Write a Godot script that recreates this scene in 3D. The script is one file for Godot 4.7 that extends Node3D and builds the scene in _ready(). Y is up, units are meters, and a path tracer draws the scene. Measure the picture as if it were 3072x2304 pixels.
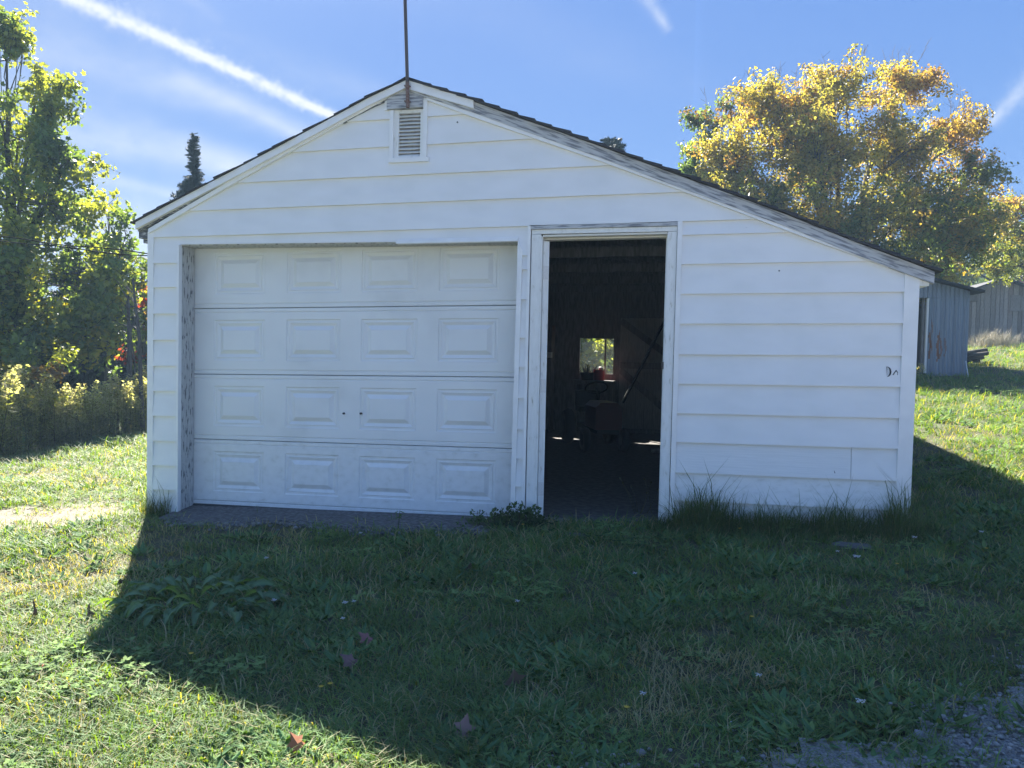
extends Node3D

# y is up, metres. The garage front stands in the plane z = 0 and faces +z.
var rng := RandomNumberGenerator.new()
var M := {}
var taken := {}
const EYE := Vector3(0.0, 1.3, 5.4533)
const LOOK := Vector2(-0.2189, -0.9757)       # level direction of the camera in (x, z)


# ---------------------------------------------------------------- mesh building
class MB:
	var v := PackedVector3Array()
	var n := PackedVector3Array()
	var c := PackedColorArray()
	var col := Color.WHITE

	func tri(a: Vector3, b: Vector3, d: Vector3, out := Vector3.ZERO) -> void:
		var m := (d - a).cross(b - a)
		if out != Vector3.ZERO and m.dot(out) < 0.0:
			var t := b
			b = d
			d = t
			m = -m
		m = m.normalized()
		v.append(a); v.append(b); v.append(d)
		n.append(m); n.append(m); n.append(m)
		c.append(col); c.append(col); c.append(col)

	func quad(a: Vector3, b: Vector3, d: Vector3, e: Vector3, out := Vector3.ZERO) -> void:
		tri(a, b, d, out)
		tri(a, d, e, out)

	func box(lo: Vector3, hi: Vector3) -> void:
		obox((lo + hi) / 2.0, (hi - lo) / 2.0, Basis())

	# a box with small chamfers on the edges along its longest axis
	func obox(o: Vector3, h: Vector3, b: Basis) -> void:
		var x := b.x * h.x
		var y := b.y * h.y
		var z := b.z * h.z
		quad(o - x - y + z, o + x - y + z, o + x + y + z, o - x + y + z, z)
		quad(o - x - y - z, o + x - y - z, o + x + y - z, o - x + y - z, -z)
		quad(o + x - y - z, o + x - y + z, o + x + y + z, o + x + y - z, x)
		quad(o - x - y - z, o - x - y + z, o - x + y + z, o - x + y - z, -x)
		quad(o - x + y - z, o + x + y - z, o + x + y + z, o - x + y + z, y)
		quad(o - x - y - z, o + x - y - z, o + x - y + z, o - x - y + z, -y)

	# bar of rectangular section between two points, w across (in the plane with side), t along side
	func bar(a: Vector3, b: Vector3, w: float, t: float, side := Vector3(0, 0, 1)) -> void:
		var y := (b - a).normalized()
		var x := y.cross(side).normalized()
		var z := x.cross(y)
		obox((a + b) / 2.0, Vector3(w / 2.0, (b - a).length() / 2.0, t / 2.0), Basis(x, y, z))

	func tube(path: PackedVector3Array, radii: PackedFloat32Array, sides := 6) -> void:
		var rings: Array[PackedVector3Array] = []
		var norms: Array[PackedVector3Array] = []
		var ref := Vector3(0.31, 0.22, 0.92)
		for i in path.size():
			var d := (path[mini(i + 1, path.size() - 1)] - path[maxi(i - 1, 0)]).normalized()
			if absf(d.dot(ref)) > 0.95:
				ref = Vector3(0.9, 0.3, 0.1)
			var x := d.cross(ref).normalized()
			var y := x.cross(d)
			var ring := PackedVector3Array()
			var nn := PackedVector3Array()
			for k in sides:
				var a := TAU * k / sides
				var r := x * cos(a) + y * sin(a)
				nn.append(r)
				ring.append(path[i] + r * radii[i])
			rings.append(ring)
			norms.append(nn)
		for i in path.size() - 1:
			for k in sides:
				var l := (k + 1) % sides
				_sv(rings[i][k], norms[i][k]); _sv(rings[i + 1][l], norms[i + 1][l]); _sv(rings[i + 1][k], norms[i + 1][k])
				_sv(rings[i][k], norms[i][k]); _sv(rings[i][l], norms[i][l]); _sv(rings[i + 1][l], norms[i + 1][l])

	func _sv(p: Vector3, m: Vector3) -> void:
		v.append(p); n.append(m); c.append(col)

	# polygon (x, y) as a plate; zf(point) gives the height of its front, zb the back
	func plate(poly: PackedVector2Array, zf: Callable, zb: float) -> void:
		var t := Geometry2D.triangulate_polygon(poly)
		for i in range(0, t.size(), 3):
			var p: Array[Vector3] = []
			for k in 3:
				var q := poly[t[i + k]]
				p.append(Vector3(q.x, q.y, zf.call(q)))
			tri(p[0], p[1], p[2], Vector3(0, 0, 1))
		var mid := Vector2.ZERO
		for q in poly:
			mid += q
		mid /= poly.size()
		var cw := Geometry2D.is_polygon_clockwise(poly)
		for i in poly.size():
			var a := poly[i]
			var b := poly[(i + 1) % poly.size()]
			var e := b - a
			var o := Vector2(e.y, -e.x) * (-1.0 if cw else 1.0)
			quad(Vector3(a.x, a.y, zf.call(a)), Vector3(b.x, b.y, zf.call(b)), Vector3(b.x, b.y, zb), Vector3(a.x, a.y, zb), Vector3(o.x, o.y, 0))

	func flat(poly: PackedVector2Array, z0: float, z1: float) -> void:
		plate(poly, func(_q): return z1, z0)

	func ball(o: Vector3, r: Vector3, la := 5, lo := 8) -> void:
		for i in la:
			for k in lo:
				var p: Array[Vector3] = []
				for q in [[i, k], [i, k + 1], [i + 1, k + 1], [i + 1, k]]:
					var a: float = PI * q[0] / la
					var b: float = TAU * q[1] / lo
					p.append(Vector3(sin(a) * cos(b), cos(a), sin(a) * sin(b)))
				for m in [[0, 2, 1], [0, 3, 2]]:
					for j in m:
						_sv(o + p[j] * r, (p[j] / r).normalized())

	func mesh(mat: Material) -> ArrayMesh:
		var a := []
		a.resize(Mesh.ARRAY_MAX)
		a[Mesh.ARRAY_VERTEX] = v
		a[Mesh.ARRAY_NORMAL] = n
		a[Mesh.ARRAY_COLOR] = c
		var m := ArrayMesh.new()
		m.add_surface_from_arrays(Mesh.PRIMITIVE_TRIANGLES, a)
		m.surface_set_material(0, mat)
		return m


func numbered(called: String) -> String:
	taken[called] = taken.get(called, -1) + 1
	return called if taken[called] == 0 else "%s_%03d" % [called, taken[called]]


func tag(o: Node, label: String, category: String, group := "", kind := "") -> void:
	o.set_meta("label", label)
	if category: o.set_meta("category", category)
	if group: o.set_meta("group", group)
	if kind: o.set_meta("kind", kind)


func thing(called: String, label: String, category: String, at := Vector3.ZERO, group := "", turn := 0.0) -> Node3D:
	var o := Node3D.new()
	o.name = numbered(called)
	add_child(o, true)
	o.position = at
	o.rotation.y = turn
	tag(o, label, category, group)
	return o


func part(called: String, b: MB, mat: Material, parent: Node, label := "") -> MeshInstance3D:
	return put(called, b.mesh(mat), parent, label)


func put(called: String, mesh: Mesh, parent: Node, label := "") -> MeshInstance3D:
	var o := MeshInstance3D.new()
	var k := "%d/%s" % [parent.get_instance_id(), called]
	o.name = numbered(called) if parent == self else _child_name(k, called)
	o.mesh = mesh
	parent.add_child(o, true)
	if label: o.set_meta("label", label)
	return o


func _child_name(k: String, called: String) -> String:
	taken[k] = taken.get(k, -1) + 1
	return called if taken[k] == 0 else "%s_%03d" % [called, taken[k]]


func many(called: String, mesh: Mesh, where: Array, cols: PackedColorArray, parent: Node) -> MultiMeshInstance3D:
	var m := MultiMesh.new()
	m.transform_format = MultiMesh.TRANSFORM_3D
	m.use_colors = true
	m.mesh = mesh
	m.instance_count = where.size()
	var buf := PackedFloat32Array()
	buf.resize(where.size() * 16)
	for i in where.size():
		var t: Transform3D = where[i]
		var q := cols[i]
		var j := i * 16
		buf[j] = t.basis.x.x; buf[j + 1] = t.basis.y.x; buf[j + 2] = t.basis.z.x; buf[j + 3] = t.origin.x
		buf[j + 4] = t.basis.x.y; buf[j + 5] = t.basis.y.y; buf[j + 6] = t.basis.z.y; buf[j + 7] = t.origin.y
		buf[j + 8] = t.basis.x.z; buf[j + 9] = t.basis.y.z; buf[j + 10] = t.basis.z.z; buf[j + 11] = t.origin.z
		buf[j + 12] = q.r; buf[j + 13] = q.g; buf[j + 14] = q.b; buf[j + 15] = 1.0
	m.buffer = buf
	var o := MultiMeshInstance3D.new()
	o.name = numbered(called) if parent == self else _child_name("%d/%s" % [parent.get_instance_id(), called], called)
	o.multimesh = m
	parent.add_child(o, true)
	return o


# ---------------------------------------------------------------- materials
func lin(r: float, g: float, b: float) -> Color:
	return Color(r, g, b).linear_to_srgb()


func plain(c: Color, rough := 0.6, metal := 0.0) -> StandardMaterial3D:
	var m := StandardMaterial3D.new()
	m.albedo_color = c
	m.roughness = rough
	m.metallic = metal
	m.cull_mode = BaseMaterial3D.CULL_DISABLED
	return m


func noise(freq: float, octaves: int, seed_: int) -> FastNoiseLite:
	var f := FastNoiseLite.new()
	f.seed = seed_
	f.noise_type = FastNoiseLite.TYPE_SIMPLEX_SMOOTH
	f.frequency = freq
	f.fractal_octaves = octaves
	return f


func ramp_tex(freq: float, octaves: int, seed_: int, stops: Array, side := 512) -> NoiseTexture2D:
	var g := Gradient.new()
	g.offsets = PackedFloat32Array(stops.map(func(s): return s[0]))
	g.colors = PackedColorArray(stops.map(func(s): return s[1]))
	var t := NoiseTexture2D.new()
	t.width = side
	t.height = side
	t.seamless = true
	t.normalize = true
	t.noise = noise(freq, octaves, seed_)
	t.color_ramp = g
	return t


func bump_tex(freq: float, octaves: int, seed_: int, strength := 4.0, side := 512) -> NoiseTexture2D:
	var t := NoiseTexture2D.new()
	t.width = side
	t.height = side
	t.seamless = true
	t.as_normal_map = true
	t.bump_strength = strength
	t.noise = noise(freq, octaves, seed_)
	return t


func tri_mat(tex: Texture2D, scale: Vector3, rough := 0.7, normal: Texture2D = null, nscale := 0.5) -> StandardMaterial3D:
	var m := plain(Color.WHITE, rough)
	m.albedo_texture = tex
	m.uv1_triplanar = true
	m.uv1_scale = scale
	if normal:
		m.normal_enabled = true
		m.normal_texture = normal
		m.normal_scale = nscale
	return m


func leaf_mat(rough: float, back: Color) -> StandardMaterial3D:
	var m := plain(Color.WHITE, rough)
	m.vertex_color_use_as_albedo = true
	m.backlight_enabled = true
	m.backlight = back
	m.metallic_specular = 0.5
	return m


func make_materials() -> void:
	var grain := bump_tex(0.02, 3, 5, 3.0)
	var w := func(x: float): return lin(x, x, x * 1.0)
	M.vinyl = tri_mat(ramp_tex(0.006, 4, 3, [[0.0, lin(0.76, 0.765, 0.75)], [0.5, lin(0.80, 0.80, 0.79)], [1.0, lin(0.83, 0.83, 0.82)]]), Vector3(0.7, 1.4, 0.7), 0.42, grain, 0.05)
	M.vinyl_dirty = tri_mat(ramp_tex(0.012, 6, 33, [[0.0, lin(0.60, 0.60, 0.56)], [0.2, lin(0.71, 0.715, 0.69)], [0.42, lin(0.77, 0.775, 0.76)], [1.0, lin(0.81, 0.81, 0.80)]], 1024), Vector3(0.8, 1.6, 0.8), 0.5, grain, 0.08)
	M.vinyl_grain = tri_mat(ramp_tex(0.01, 4, 4, [[0.0, lin(0.72, 0.73, 0.72)], [1.0, lin(0.82, 0.82, 0.81)]]), Vector3(0.6, 14.0, 0.6), 0.5, bump_tex(0.012, 4, 6, 6.0), 0.35)
	M.trim = tri_mat(ramp_tex(0.012, 4, 7, [[0.0, lin(0.78, 0.78, 0.77)], [1.0, lin(0.86, 0.86, 0.85)]]), Vector3(0.9, 0.9, 0.9), 0.4)
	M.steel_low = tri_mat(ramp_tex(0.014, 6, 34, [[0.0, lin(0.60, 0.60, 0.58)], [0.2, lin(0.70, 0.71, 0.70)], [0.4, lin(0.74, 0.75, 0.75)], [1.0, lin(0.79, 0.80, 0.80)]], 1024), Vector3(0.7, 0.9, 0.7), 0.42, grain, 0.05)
	M.steel = tri_mat(ramp_tex(0.005, 6, 8, [[0.0, lin(0.68, 0.69, 0.69)], [0.35, lin(0.75, 0.76, 0.76)], [1.0, lin(0.79, 0.80, 0.80)]]), Vector3(0.5, 0.5, 0.5), 0.38, grain, 0.04)
	M.paint = tri_mat(ramp_tex(0.02, 5, 9, [[0.0, lin(0.40, 0.38, 0.33)], [0.16, lin(0.64, 0.63, 0.58)], [0.3, lin(0.76, 0.76, 0.73)], [1.0, lin(0.82, 0.82, 0.80)]]), Vector3(3.0, 0.7, 3.0), 0.55, grain, 0.2)
	M.peel = tri_mat(ramp_tex(0.011, 7, 11, [[0.0, lin(0.13, 0.14, 0.155)], [0.30, lin(0.25, 0.26, 0.28)], [0.42, lin(0.33, 0.34, 0.36)], [0.46, lin(0.44, 0.45, 0.46)], [1.0, lin(0.58, 0.59, 0.60)]], 1024), Vector3(0.45, 4.5, 0.45), 0.85, bump_tex(0.03, 6, 11, 8.0, 1024), 0.4)
	M.peel_dark = tri_mat(ramp_tex(0.03, 5, 12, [[0.0, lin(0.05, 0.055, 0.06)], [0.5, lin(0.13, 0.14, 0.155)], [0.66, lin(0.22, 0.23, 0.25)], [0.72, lin(0.48, 0.49, 0.5)], [1.0, lin(0.6, 0.6, 0.61)]]), Vector3(0.8, 3.6, 0.8), 0.9, grain, 0.4)
	M.peel_post = tri_mat(ramp_tex(0.011, 7, 13, [[0.0, lin(0.12, 0.125, 0.13)], [0.28, lin(0.2, 0.205, 0.21)], [0.32, lin(0.46, 0.46, 0.45)], [1.0, lin(0.60, 0.60, 0.58)]], 1024), Vector3(3.0, 0.8, 3.0), 0.85, bump_tex(0.02, 5, 13, 8.0, 1024), 0.8)
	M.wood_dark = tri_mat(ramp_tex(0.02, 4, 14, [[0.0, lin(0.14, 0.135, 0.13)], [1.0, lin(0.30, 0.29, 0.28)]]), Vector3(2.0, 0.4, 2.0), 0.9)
	M.wood_pale = tri_mat(ramp_tex(0.02, 4, 35, [[0.0, lin(0.32, 0.31, 0.29)], [1.0, lin(0.52, 0.50, 0.47)]]), Vector3(4.0, 0.5, 4.0), 0.9)
	M.wood_grey = tri_mat(ramp_tex(0.02, 4, 15, [[0.0, lin(0.16, 0.15, 0.14)], [1.0, lin(0.30, 0.285, 0.27)]]), Vector3(4.0, 0.5, 4.0), 0.9)
	M.shingle = tri_mat(ramp_tex(0.2, 3, 16, [[0.0, lin(0.025, 0.026, 0.03)], [1.0, lin(0.085, 0.085, 0.09)]]), Vector3(2, 2, 2), 0.95)
	M.concrete = tri_mat(ramp_tex(0.02, 5, 17, [[0.0, lin(0.06, 0.055, 0.05)], [0.45, lin(0.11, 0.105, 0.10)], [0.7, lin(0.15, 0.145, 0.14)], [1.0, lin(0.24, 0.23, 0.22)]], 1024), Vector3(0.9, 0.9, 0.9), 0.95, bump_tex(0.06, 4, 18, 8.0), 0.8)
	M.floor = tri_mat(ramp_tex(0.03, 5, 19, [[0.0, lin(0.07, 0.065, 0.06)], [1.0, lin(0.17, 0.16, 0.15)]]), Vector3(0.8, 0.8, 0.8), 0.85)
	M.soil = tri_mat(ramp_tex(0.03, 5, 20, [[0.0, lin(0.035, 0.034, 0.018)], [0.5, lin(0.06, 0.062, 0.026)], [1.0, lin(0.10, 0.095, 0.045)]], 1024), Vector3(0.6, 0.6, 0.6), 1.0)
	M.dirt = tri_mat(ramp_tex(0.06, 5, 36, [[0.0, lin(0.07, 0.06, 0.04)], [0.5, lin(0.14, 0.12, 0.09)], [1.0, lin(0.22, 0.19, 0.15)]]), Vector3(0.9, 0.9, 0.9), 1.0)
	M.gravel = tri_mat(ramp_tex(0.09, 4, 21, [[0.0, lin(0.10, 0.096, 0.085)], [0.5, lin(0.23, 0.225, 0.21)], [1.0, lin(0.40, 0.39, 0.37)]], 1024), Vector3(0.9, 0.9, 0.9), 0.95, bump_tex(0.12, 3, 22, 8.0), 1.0)
	M.stone = tri_mat(ramp_tex(0.05, 4, 23, [[0.0, lin(0.16, 0.16, 0.15)], [1.0, lin(0.34, 0.34, 0.33)]]), Vector3(6, 6, 6), 0.9)
	M.stone.vertex_color_use_as_albedo = true
	M.rubber = plain(lin(0.03, 0.03, 0.033), 0.7)
	M.black = plain(lin(0.015, 0.015, 0.016), 0.8)
	M.iron = plain(lin(0.10, 0.085, 0.08), 0.6, 0.2)
	M.rust = tri_mat(ramp_tex(0.05, 4, 24, [[0.0, lin(0.08, 0.04, 0.03)], [0.5, lin(0.16, 0.09, 0.07)], [0.75, lin(0.30, 0.26, 0.25)], [1.0, lin(0.42, 0.4, 0.4)]]), Vector3(9, 2, 9), 0.85)
	M.hinge = tri_mat(ramp_tex(0.05, 3, 25, [[0.0, lin(0.42, 0.36, 0.30)], [0.4, lin(0.70, 0.69, 0.66)], [1.0, lin(0.78, 0.78, 0.76)]]), Vector3(8, 8, 8), 0.5)
	M.red = plain(lin(0.45, 0.02, 0.03), 0.4)
	M.machine = plain(lin(0.12, 0.02, 0.02), 0.4)
	M.cream = plain(lin(0.7, 0.68, 0.62), 0.5)
	M.wire = plain(lin(0.02, 0.02, 0.022), 0.95)
	M.wire.metallic_specular = 0.1
	M.crack = plain(lin(0.05, 0.055, 0.06), 0.9)
	M.glass = plain(Color(0.9, 0.95, 0.95, 0.06), 0.03)
	M.glass.transparency = BaseMaterial3D.TRANSPARENCY_ALPHA
	M.bark = tri_mat(ramp_tex(0.04, 4, 26, [[0.0, lin(0.035, 0.03, 0.026)], [1.0, lin(0.13, 0.115, 0.10)]]), Vector3(3, 0.8, 3), 0.95)
	M.grass = leaf_mat(0.6, Color(1.0, 0.97, 0.3))
	M.grass.metallic_specular = 0.32
	M.stalk = leaf_mat(0.6, Color(1.25, 1.25, 0.8))
	M.dead = leaf_mat(0.8, Color(0.12, 0.1, 0.1))
	M.weed = leaf_mat(0.8, Color(0.8, 0.8, 0.4))
	M.weed.metallic_specular = 0.2
	M.leaf = leaf_mat(0.45, Color(1.1, 1.08, 0.66))
	M.needle = leaf_mat(0.6, Color(0.15, 0.15, 0.1))
	M.petal = leaf_mat(0.7, Color(0.6, 0.6, 0.6))
	M.sheet = plain(Color.WHITE, 0.5, 0.25)
	M.sheet.vertex_color_use_as_albedo = true
	M.barn = plain(Color.WHITE, 0.92)
	M.barn.albedo_texture = ramp_tex(0.03, 4, 27, [[0.0, lin(0.55, 0.55, 0.55)], [1.0, lin(1, 1, 1)]])
	M.barn.uv1_triplanar = true
	M.barn.uv1_scale = Vector3(3.0, 0.5, 3.0)
	M.barn.vertex_color_use_as_albedo = true


# ---------------------------------------------------------------- ground
func rise(x: float) -> float:
	return smoothstep(1.2, 3.2, x)


func ground(x: float, z: float) -> float:
	var y := 0.135 + 0.045 * clampf(x, -14.0, 14.0) - 0.042 * clampf(z, 0.0, 9.0)
	return y + 0.056 * clampf(-z, 0.0, 60.0) * rise(x)


func under_garage(x: float, z: float) -> bool:
	return x > -4.2 and x < 1.42 and z < -0.04 and z > -7.05


func drive_depth(x: float, z: float) -> float:      # how far a point lies inside the gravel drive
	var s := (x - 0.2) * 0.58 + (z - 2.92) * 0.815
	return s + 0.10 * sin(x * 3.1 + z) + 0.07 * sin(x * 8.3 - z * 5.0)


func on_drive(x: float, z: float) -> bool:
	return drive_depth(x, z) > 0.0


func track(x: float, z: float) -> float:              # how worn the lawn is left of the garage
	if x > -4.25:
		return 0.0
	return exp(-pow((z - 0.12 + 0.22 * (x + 4.3) + 0.1 * sin(x * 2.3)) / 0.42, 2.0)) * smoothstep(-4.25, -4.7, x)


func on_apron(x: float, z: float) -> bool:
	if x < -4.02 or x > -1.25 or z > 0.5:
		return false
	return z < 0.30 + 0.06 * sin(x * 5.0) + 0.04 * sin(x * 13.0) + 0.10 * (x + 3.9) / 2.6


func axis(stops: Array) -> PackedFloat32Array:      # [[from, to, step], ...]
	var a := PackedFloat32Array()
	for s in stops:
		var k: float = s[0]
		while k < s[1] - 0.0001:
			a.append(k)
			k += s[2]
	a.append(stops[-1][1])
	return a


func terrain(xs: PackedFloat32Array, zs: PackedFloat32Array, lift: float, keep: Callable, mat: Material, called: String, label: String) -> void:
	var st := SurfaceTool.new()
	st.begin(Mesh.PRIMITIVE_TRIANGLES)
	var f := noise(0.9, 3, 31)
	var h := func(x: float, z: float):
		var y := ground(x, z) + lift
		if x > -4.0 and x < 1.25 and z < -0.15 and z > -6.9:
			y -= 0.5
		if absf(x) < 14 and z > -30 and z < 9:
			y += 0.022 * f.get_noise_2d(x, z) * (1.0 if z > 0.1 or x < -4.4 or x > 1.6 else 0.0)
		return y
	for i in xs.size() - 1:
		for k in zs.size() - 1:
			var x0 := xs[i]; var x1 := xs[i + 1]; var z0 := zs[k]; var z1 := zs[k + 1]
			if not keep.call((x0 + x1) / 2, (z0 + z1) / 2):
				continue
			for q in [[x0, z0], [x1, z0], [x1, z1], [x0, z0], [x1, z1], [x0, z1]]:
				st.set_smooth_group(0)
				st.add_vertex(Vector3(q[0], h.call(q[0], q[1]), q[1]))
	st.index()
	st.generate_normals()
	var m := st.commit()
	m.surface_set_material(0, mat)
	var o := put(called, m, self)
	tag(o, label, "ground", "", "structure")


# ---------------------------------------------------------------- plants
func blade(b: MB, o: Vector3, dir: Vector3, h: float, reach: float, w: float, c0: Color, c1: Color) -> void:
	var s := dir.cross(Vector3.UP).normalized() * w * 0.5
	var p1 := o + Vector3.UP * h * 0.62 + dir * reach * 0.3
	var p2 := o + Vector3.UP * h + dir * reach
	b.col = c0
	b.quad(o - s, o + s, p1 + s * 0.85, p1 - s * 0.85)
	b.col = c1
	b.tri(p1 - s * 0.85, p1 + s * 0.85, p2)


func clump(seed_: int, count: int, h: float, spread: float, w: float, flop: float, pal: Array) -> ArrayMesh:
	var r := RandomNumberGenerator.new()
	r.seed = seed_
	var b := MB.new()
	for i in count:
		var a := r.randf() * TAU
		var o := Vector3(cos(a), 0, sin(a)) * spread * sqrt(r.randf())
		a = r.randf() * TAU
		var hh := h * r.randf_range(0.45, 1.15)
		var c: Color = pal[r.randi() % pal.size()]
		blade(b, o, Vector3(cos(a), 0, sin(a)), hh * r.randf_range(0.55, 1.0), hh * flop * r.randf_range(0.3, 1.2), w * r.randf_range(0.6, 1.3), c, c * 1.12)
	return b.mesh(M.grass)


# a leaf lying along +y from the origin; kind 0 narrow oval, 1 lobed
func leaf(b: MB, t: Transform3D, l: float, w: float, lobed: bool, fold := 0.25) -> void:
	var pts: Array
	if lobed:
		pts = [[0.0, 0.0], [0.42, 0.12], [0.30, 0.30], [0.55, 0.55], [0.24, 0.58], [0.0, 1.0]]
	else:
		pts = [[0.0, 0.0], [0.30, 0.22], [0.36, 0.5], [0.2, 0.8], [0.0, 1.0]]
	for s in [-1.0, 1.0]:
		var p: Array[Vector3] = []
		for q in pts:
			p.append(t * Vector3(q[0] * w * s, q[1] * l, -absf(q[0]) * w * fold))
		for i in range(1, p.size() - 1):
			b.tri(p[0] if not lobed else p[0].lerp(p[-1], 0.3), p[i], p[i + 1])
		if lobed:
			b.tri(p[0].lerp(p[-1], 0.3), p[0], p[1])


# a twig along +y with leaves
func sprig(seed_: int, count: int, length: float, size: float, lobed: bool, droop: float, pal: Array) -> ArrayMesh:
	var r := RandomNumberGenerator.new()
	r.seed = seed_
	var b := MB.new()
	b.col = Color(0.06, 0.05, 0.04)
	b.tube(PackedVector3Array([Vector3.ZERO, Vector3(0.02, length * 0.5, 0.01), Vector3(0, length, 0)]), PackedFloat32Array([0.006, 0.004, 0.002]), 3)
	for i in count:
		var y := length * (0.15 + 0.9 * r.randf())
		var a := r.randf() * TAU
		var out := Vector3(cos(a), 0, sin(a))
		var o := Vector3(0, y, 0) + out * length * 0.45 * r.randf()
		var d := (out * r.randf_range(0.4, 1.0) + Vector3(0, 0.5 - droop * r.randf_range(0.6, 1.5), 0) + Vector3(r.randf_range(-0.4, 0.4), r.randf_range(-0.4, 0.4), r.randf_range(-0.4, 0.4))).normalized()
		var x := d.cross(Vector3(r.randf_range(-1, 1), r.randf_range(-1, 1), r.randf_range(-1, 1))).normalized()
		b.col = pal[r.randi() % pal.size()]
		var s := size * r.randf_range(0.7, 1.2)
		leaf(b, Transform3D(Basis(x, d, x.cross(d)), o), s, s * (0.8 if lobed else 0.75), lobed)
	return b.mesh(M.leaf)


func facing(dir: Vector3, r: RandomNumberGenerator, s: float) -> Basis:
	var y := dir.normalized()
	var x := y.cross(Vector3(r.randf_range(-1, 1), r.randf_range(-1, 1), r.randf_range(-1, 1))).normalized()
	return Basis(x * s, y * s, x.cross(y) * s)


# lobes: [centre, radii, sprigs, palette]; foliage fills the lobes with gaps, limbs run from the trunk into them
func leafy_tree(called: String, label: String, group: String, seed_: int, foot: Vector3, fork: Vector3, trunk_r: float, lobes: Array, sprigs: Array, gap: float, twigs: int, size := 1.0, bare := 0) -> Node3D:
	var t := thing(called, label, "tree", foot, group)
	var r := RandomNumberGenerator.new()
	r.seed = seed_
	var f := noise(0.75, 2, seed_)
	var wood := MB.new()
	var mid := foot.lerp(fork, 0.5) + Vector3(r.randf_range(-0.1, 0.1), 0, r.randf_range(-0.1, 0.1))
	wood.tube(PackedVector3Array([Vector3(0, -0.2, 0), Vector3(0, 0.15, 0), mid - foot, fork - foot]), PackedFloat32Array([trunk_r * 1.5, trunk_r * 1.1, trunk_r * 0.9, trunk_r * 0.75]), 8)
	part("trunk", wood, M.bark, t)
	var limbs := MB.new()
	var place: Array = []
	for k in sprigs.size():
		place.append([[], PackedColorArray()])
	for L in lobes:
		var c: Vector3 = L[0]
		var rad: Vector3 = L[1]
		var start := fork if c.y > fork.y else foot.lerp(fork, clampf((c.y - foot.y) / maxf(0.1, fork.y - foot.y) * 0.8, 0.15, 1.0))
		var bend := start.lerp(c, 0.5) + Vector3(0, 0.12 * start.distance_to(c), 0)
		var path := PackedVector3Array()
		for i in 6:
			var u := i / 5.0
			path.append(start.lerp(bend, u).lerp(bend.lerp(c, u), u) - foot)
		var r0 := trunk_r * 0.5
		limbs.tube(path, PackedFloat32Array([r0, r0 * 0.85, r0 * 0.7, r0 * 0.55, r0 * 0.4, r0 * 0.25]), 6)
		# feathery sprays: each a twig that runs outwards with sprigs along it
		var per := 8
		var made := 0
		var tries := 0
		while made < int(L[2]) and tries < int(L[2]):
			tries += 1
			var d := Vector3(r.randfn(), r.randfn() + 0.25, r.randfn()).normalized()
			var far := r.randf_range(0.62, 1.0) if r.randf() < 0.7 else r.randf_range(0.95, 1.3)
			var p0: Vector3 = c + d * rad * r.randf_range(0.0, 0.35)
			var p1: Vector3 = c + d * rad * far + Vector3(r.randf_range(-.1, .1), r.randf_range(-.05, .2), r.randf_range(-.1, .1)) * rad
			if f.get_noise_3dv((p0 + p1 * 2.0) / 3.0) < gap:
				continue
			var pm := p0.lerp(p1, 0.5) + Vector3(r.randf_range(-.06, .06), -0.06, r.randf_range(-.06, .06)) * rad.y
			var w0 := clampf(p0.distance_to(p1) * 0.011, 0.006, 0.016)
			limbs.tube(PackedVector3Array([p0 - foot, pm - foot, p1 - foot]), PackedFloat32Array([w0, w0 * 0.7, 0.003]), 3)
			var pal: Array = L[3]
			var patch := f.get_noise_3dv(p1 * 1.7 + Vector3(9, 3, 1)) * 0.9 + 0.5 + r.randf_range(-0.22, 0.22)
			for j in per:
				var u := (j + r.randf()) / per
				var p := p0.lerp(pm, u).lerp(pm.lerp(p1, u), u)
				var spread := 0.21 * (1.1 - 0.6 * u) * rad.length() * 0.6
				p += Vector3(r.randfn(), r.randfn(), r.randfn()) * spread * 0.5
				var out: Vector3 = (p1 - p0).normalized() + Vector3(0, 0.15, 0)
				var k := r.randi() % sprigs.size()
				place[k][0].append(Transform3D(facing(out + Vector3(r.randf_range(-.6, .6), r.randf_range(-.6, .6), r.randf_range(-.6, .6)), r, size * r.randf_range(0.7, 1.2)), p - foot))
				var q: Color = pal[clampi(int((patch + r.randf_range(-0.12, 0.12)) * pal.size()), 0, pal.size() - 1)]
				place[k][1].append(q * r.randf_range(0.8, 1.2))
				made += 1
		for i in mini(twigs, 12):
			var d := Vector3(r.randfn(), r.randfn() + 0.2, r.randfn()).normalized()
			var p := c + d * rad * 0.75 - foot
			var best := path[2 + r.randi() % 4]
			var m := best.lerp(p, 0.5) + Vector3(r.randf_range(-.12, .12), r.randf_range(-0.05, 0.2), r.randf_range(-.12, .12))
			var w := r0 * 0.22
			limbs.tube(PackedVector3Array([best, m, p]), PackedFloat32Array([w, w * 0.6, w * 0.22]), 4)
		for i in bare:
			var d := Vector3(r.randf_range(-0.6, 0.6), 1.0, r.randf_range(-0.6, 0.6)).normalized()
			var p: Vector3 = c + d * rad * 0.85 - foot
			var e := p + (d + Vector3(r.randf_range(-.3, .3), 0.3, r.randf_range(-.3, .3))).normalized() * r.randf_range(0.3, 0.75)
			limbs.tube(PackedVector3Array([p, p.lerp(e, 0.5) + Vector3(0.03, 0, 0.02), e]), PackedFloat32Array([0.008, 0.006, 0.003]), 3)
			for j in 3:
				var s := p.lerp(e, r.randf_range(0.2, 0.8))
				limbs.tube(PackedVector3Array([s, s + Vector3(r.randf_range(-.18, .18), r.randf_range(0.08, 0.25), r.randf_range(-.18, .18))]), PackedFloat32Array([0.005, 0.003]), 3)
	part("branches", limbs, M.bark, t)
	for k in sprigs.size():
		if place[k][0].size():
			many("crown", sprigs[k], place[k][0], place[k][1], t).set_meta("kind", "stuff")
	return t


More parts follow.
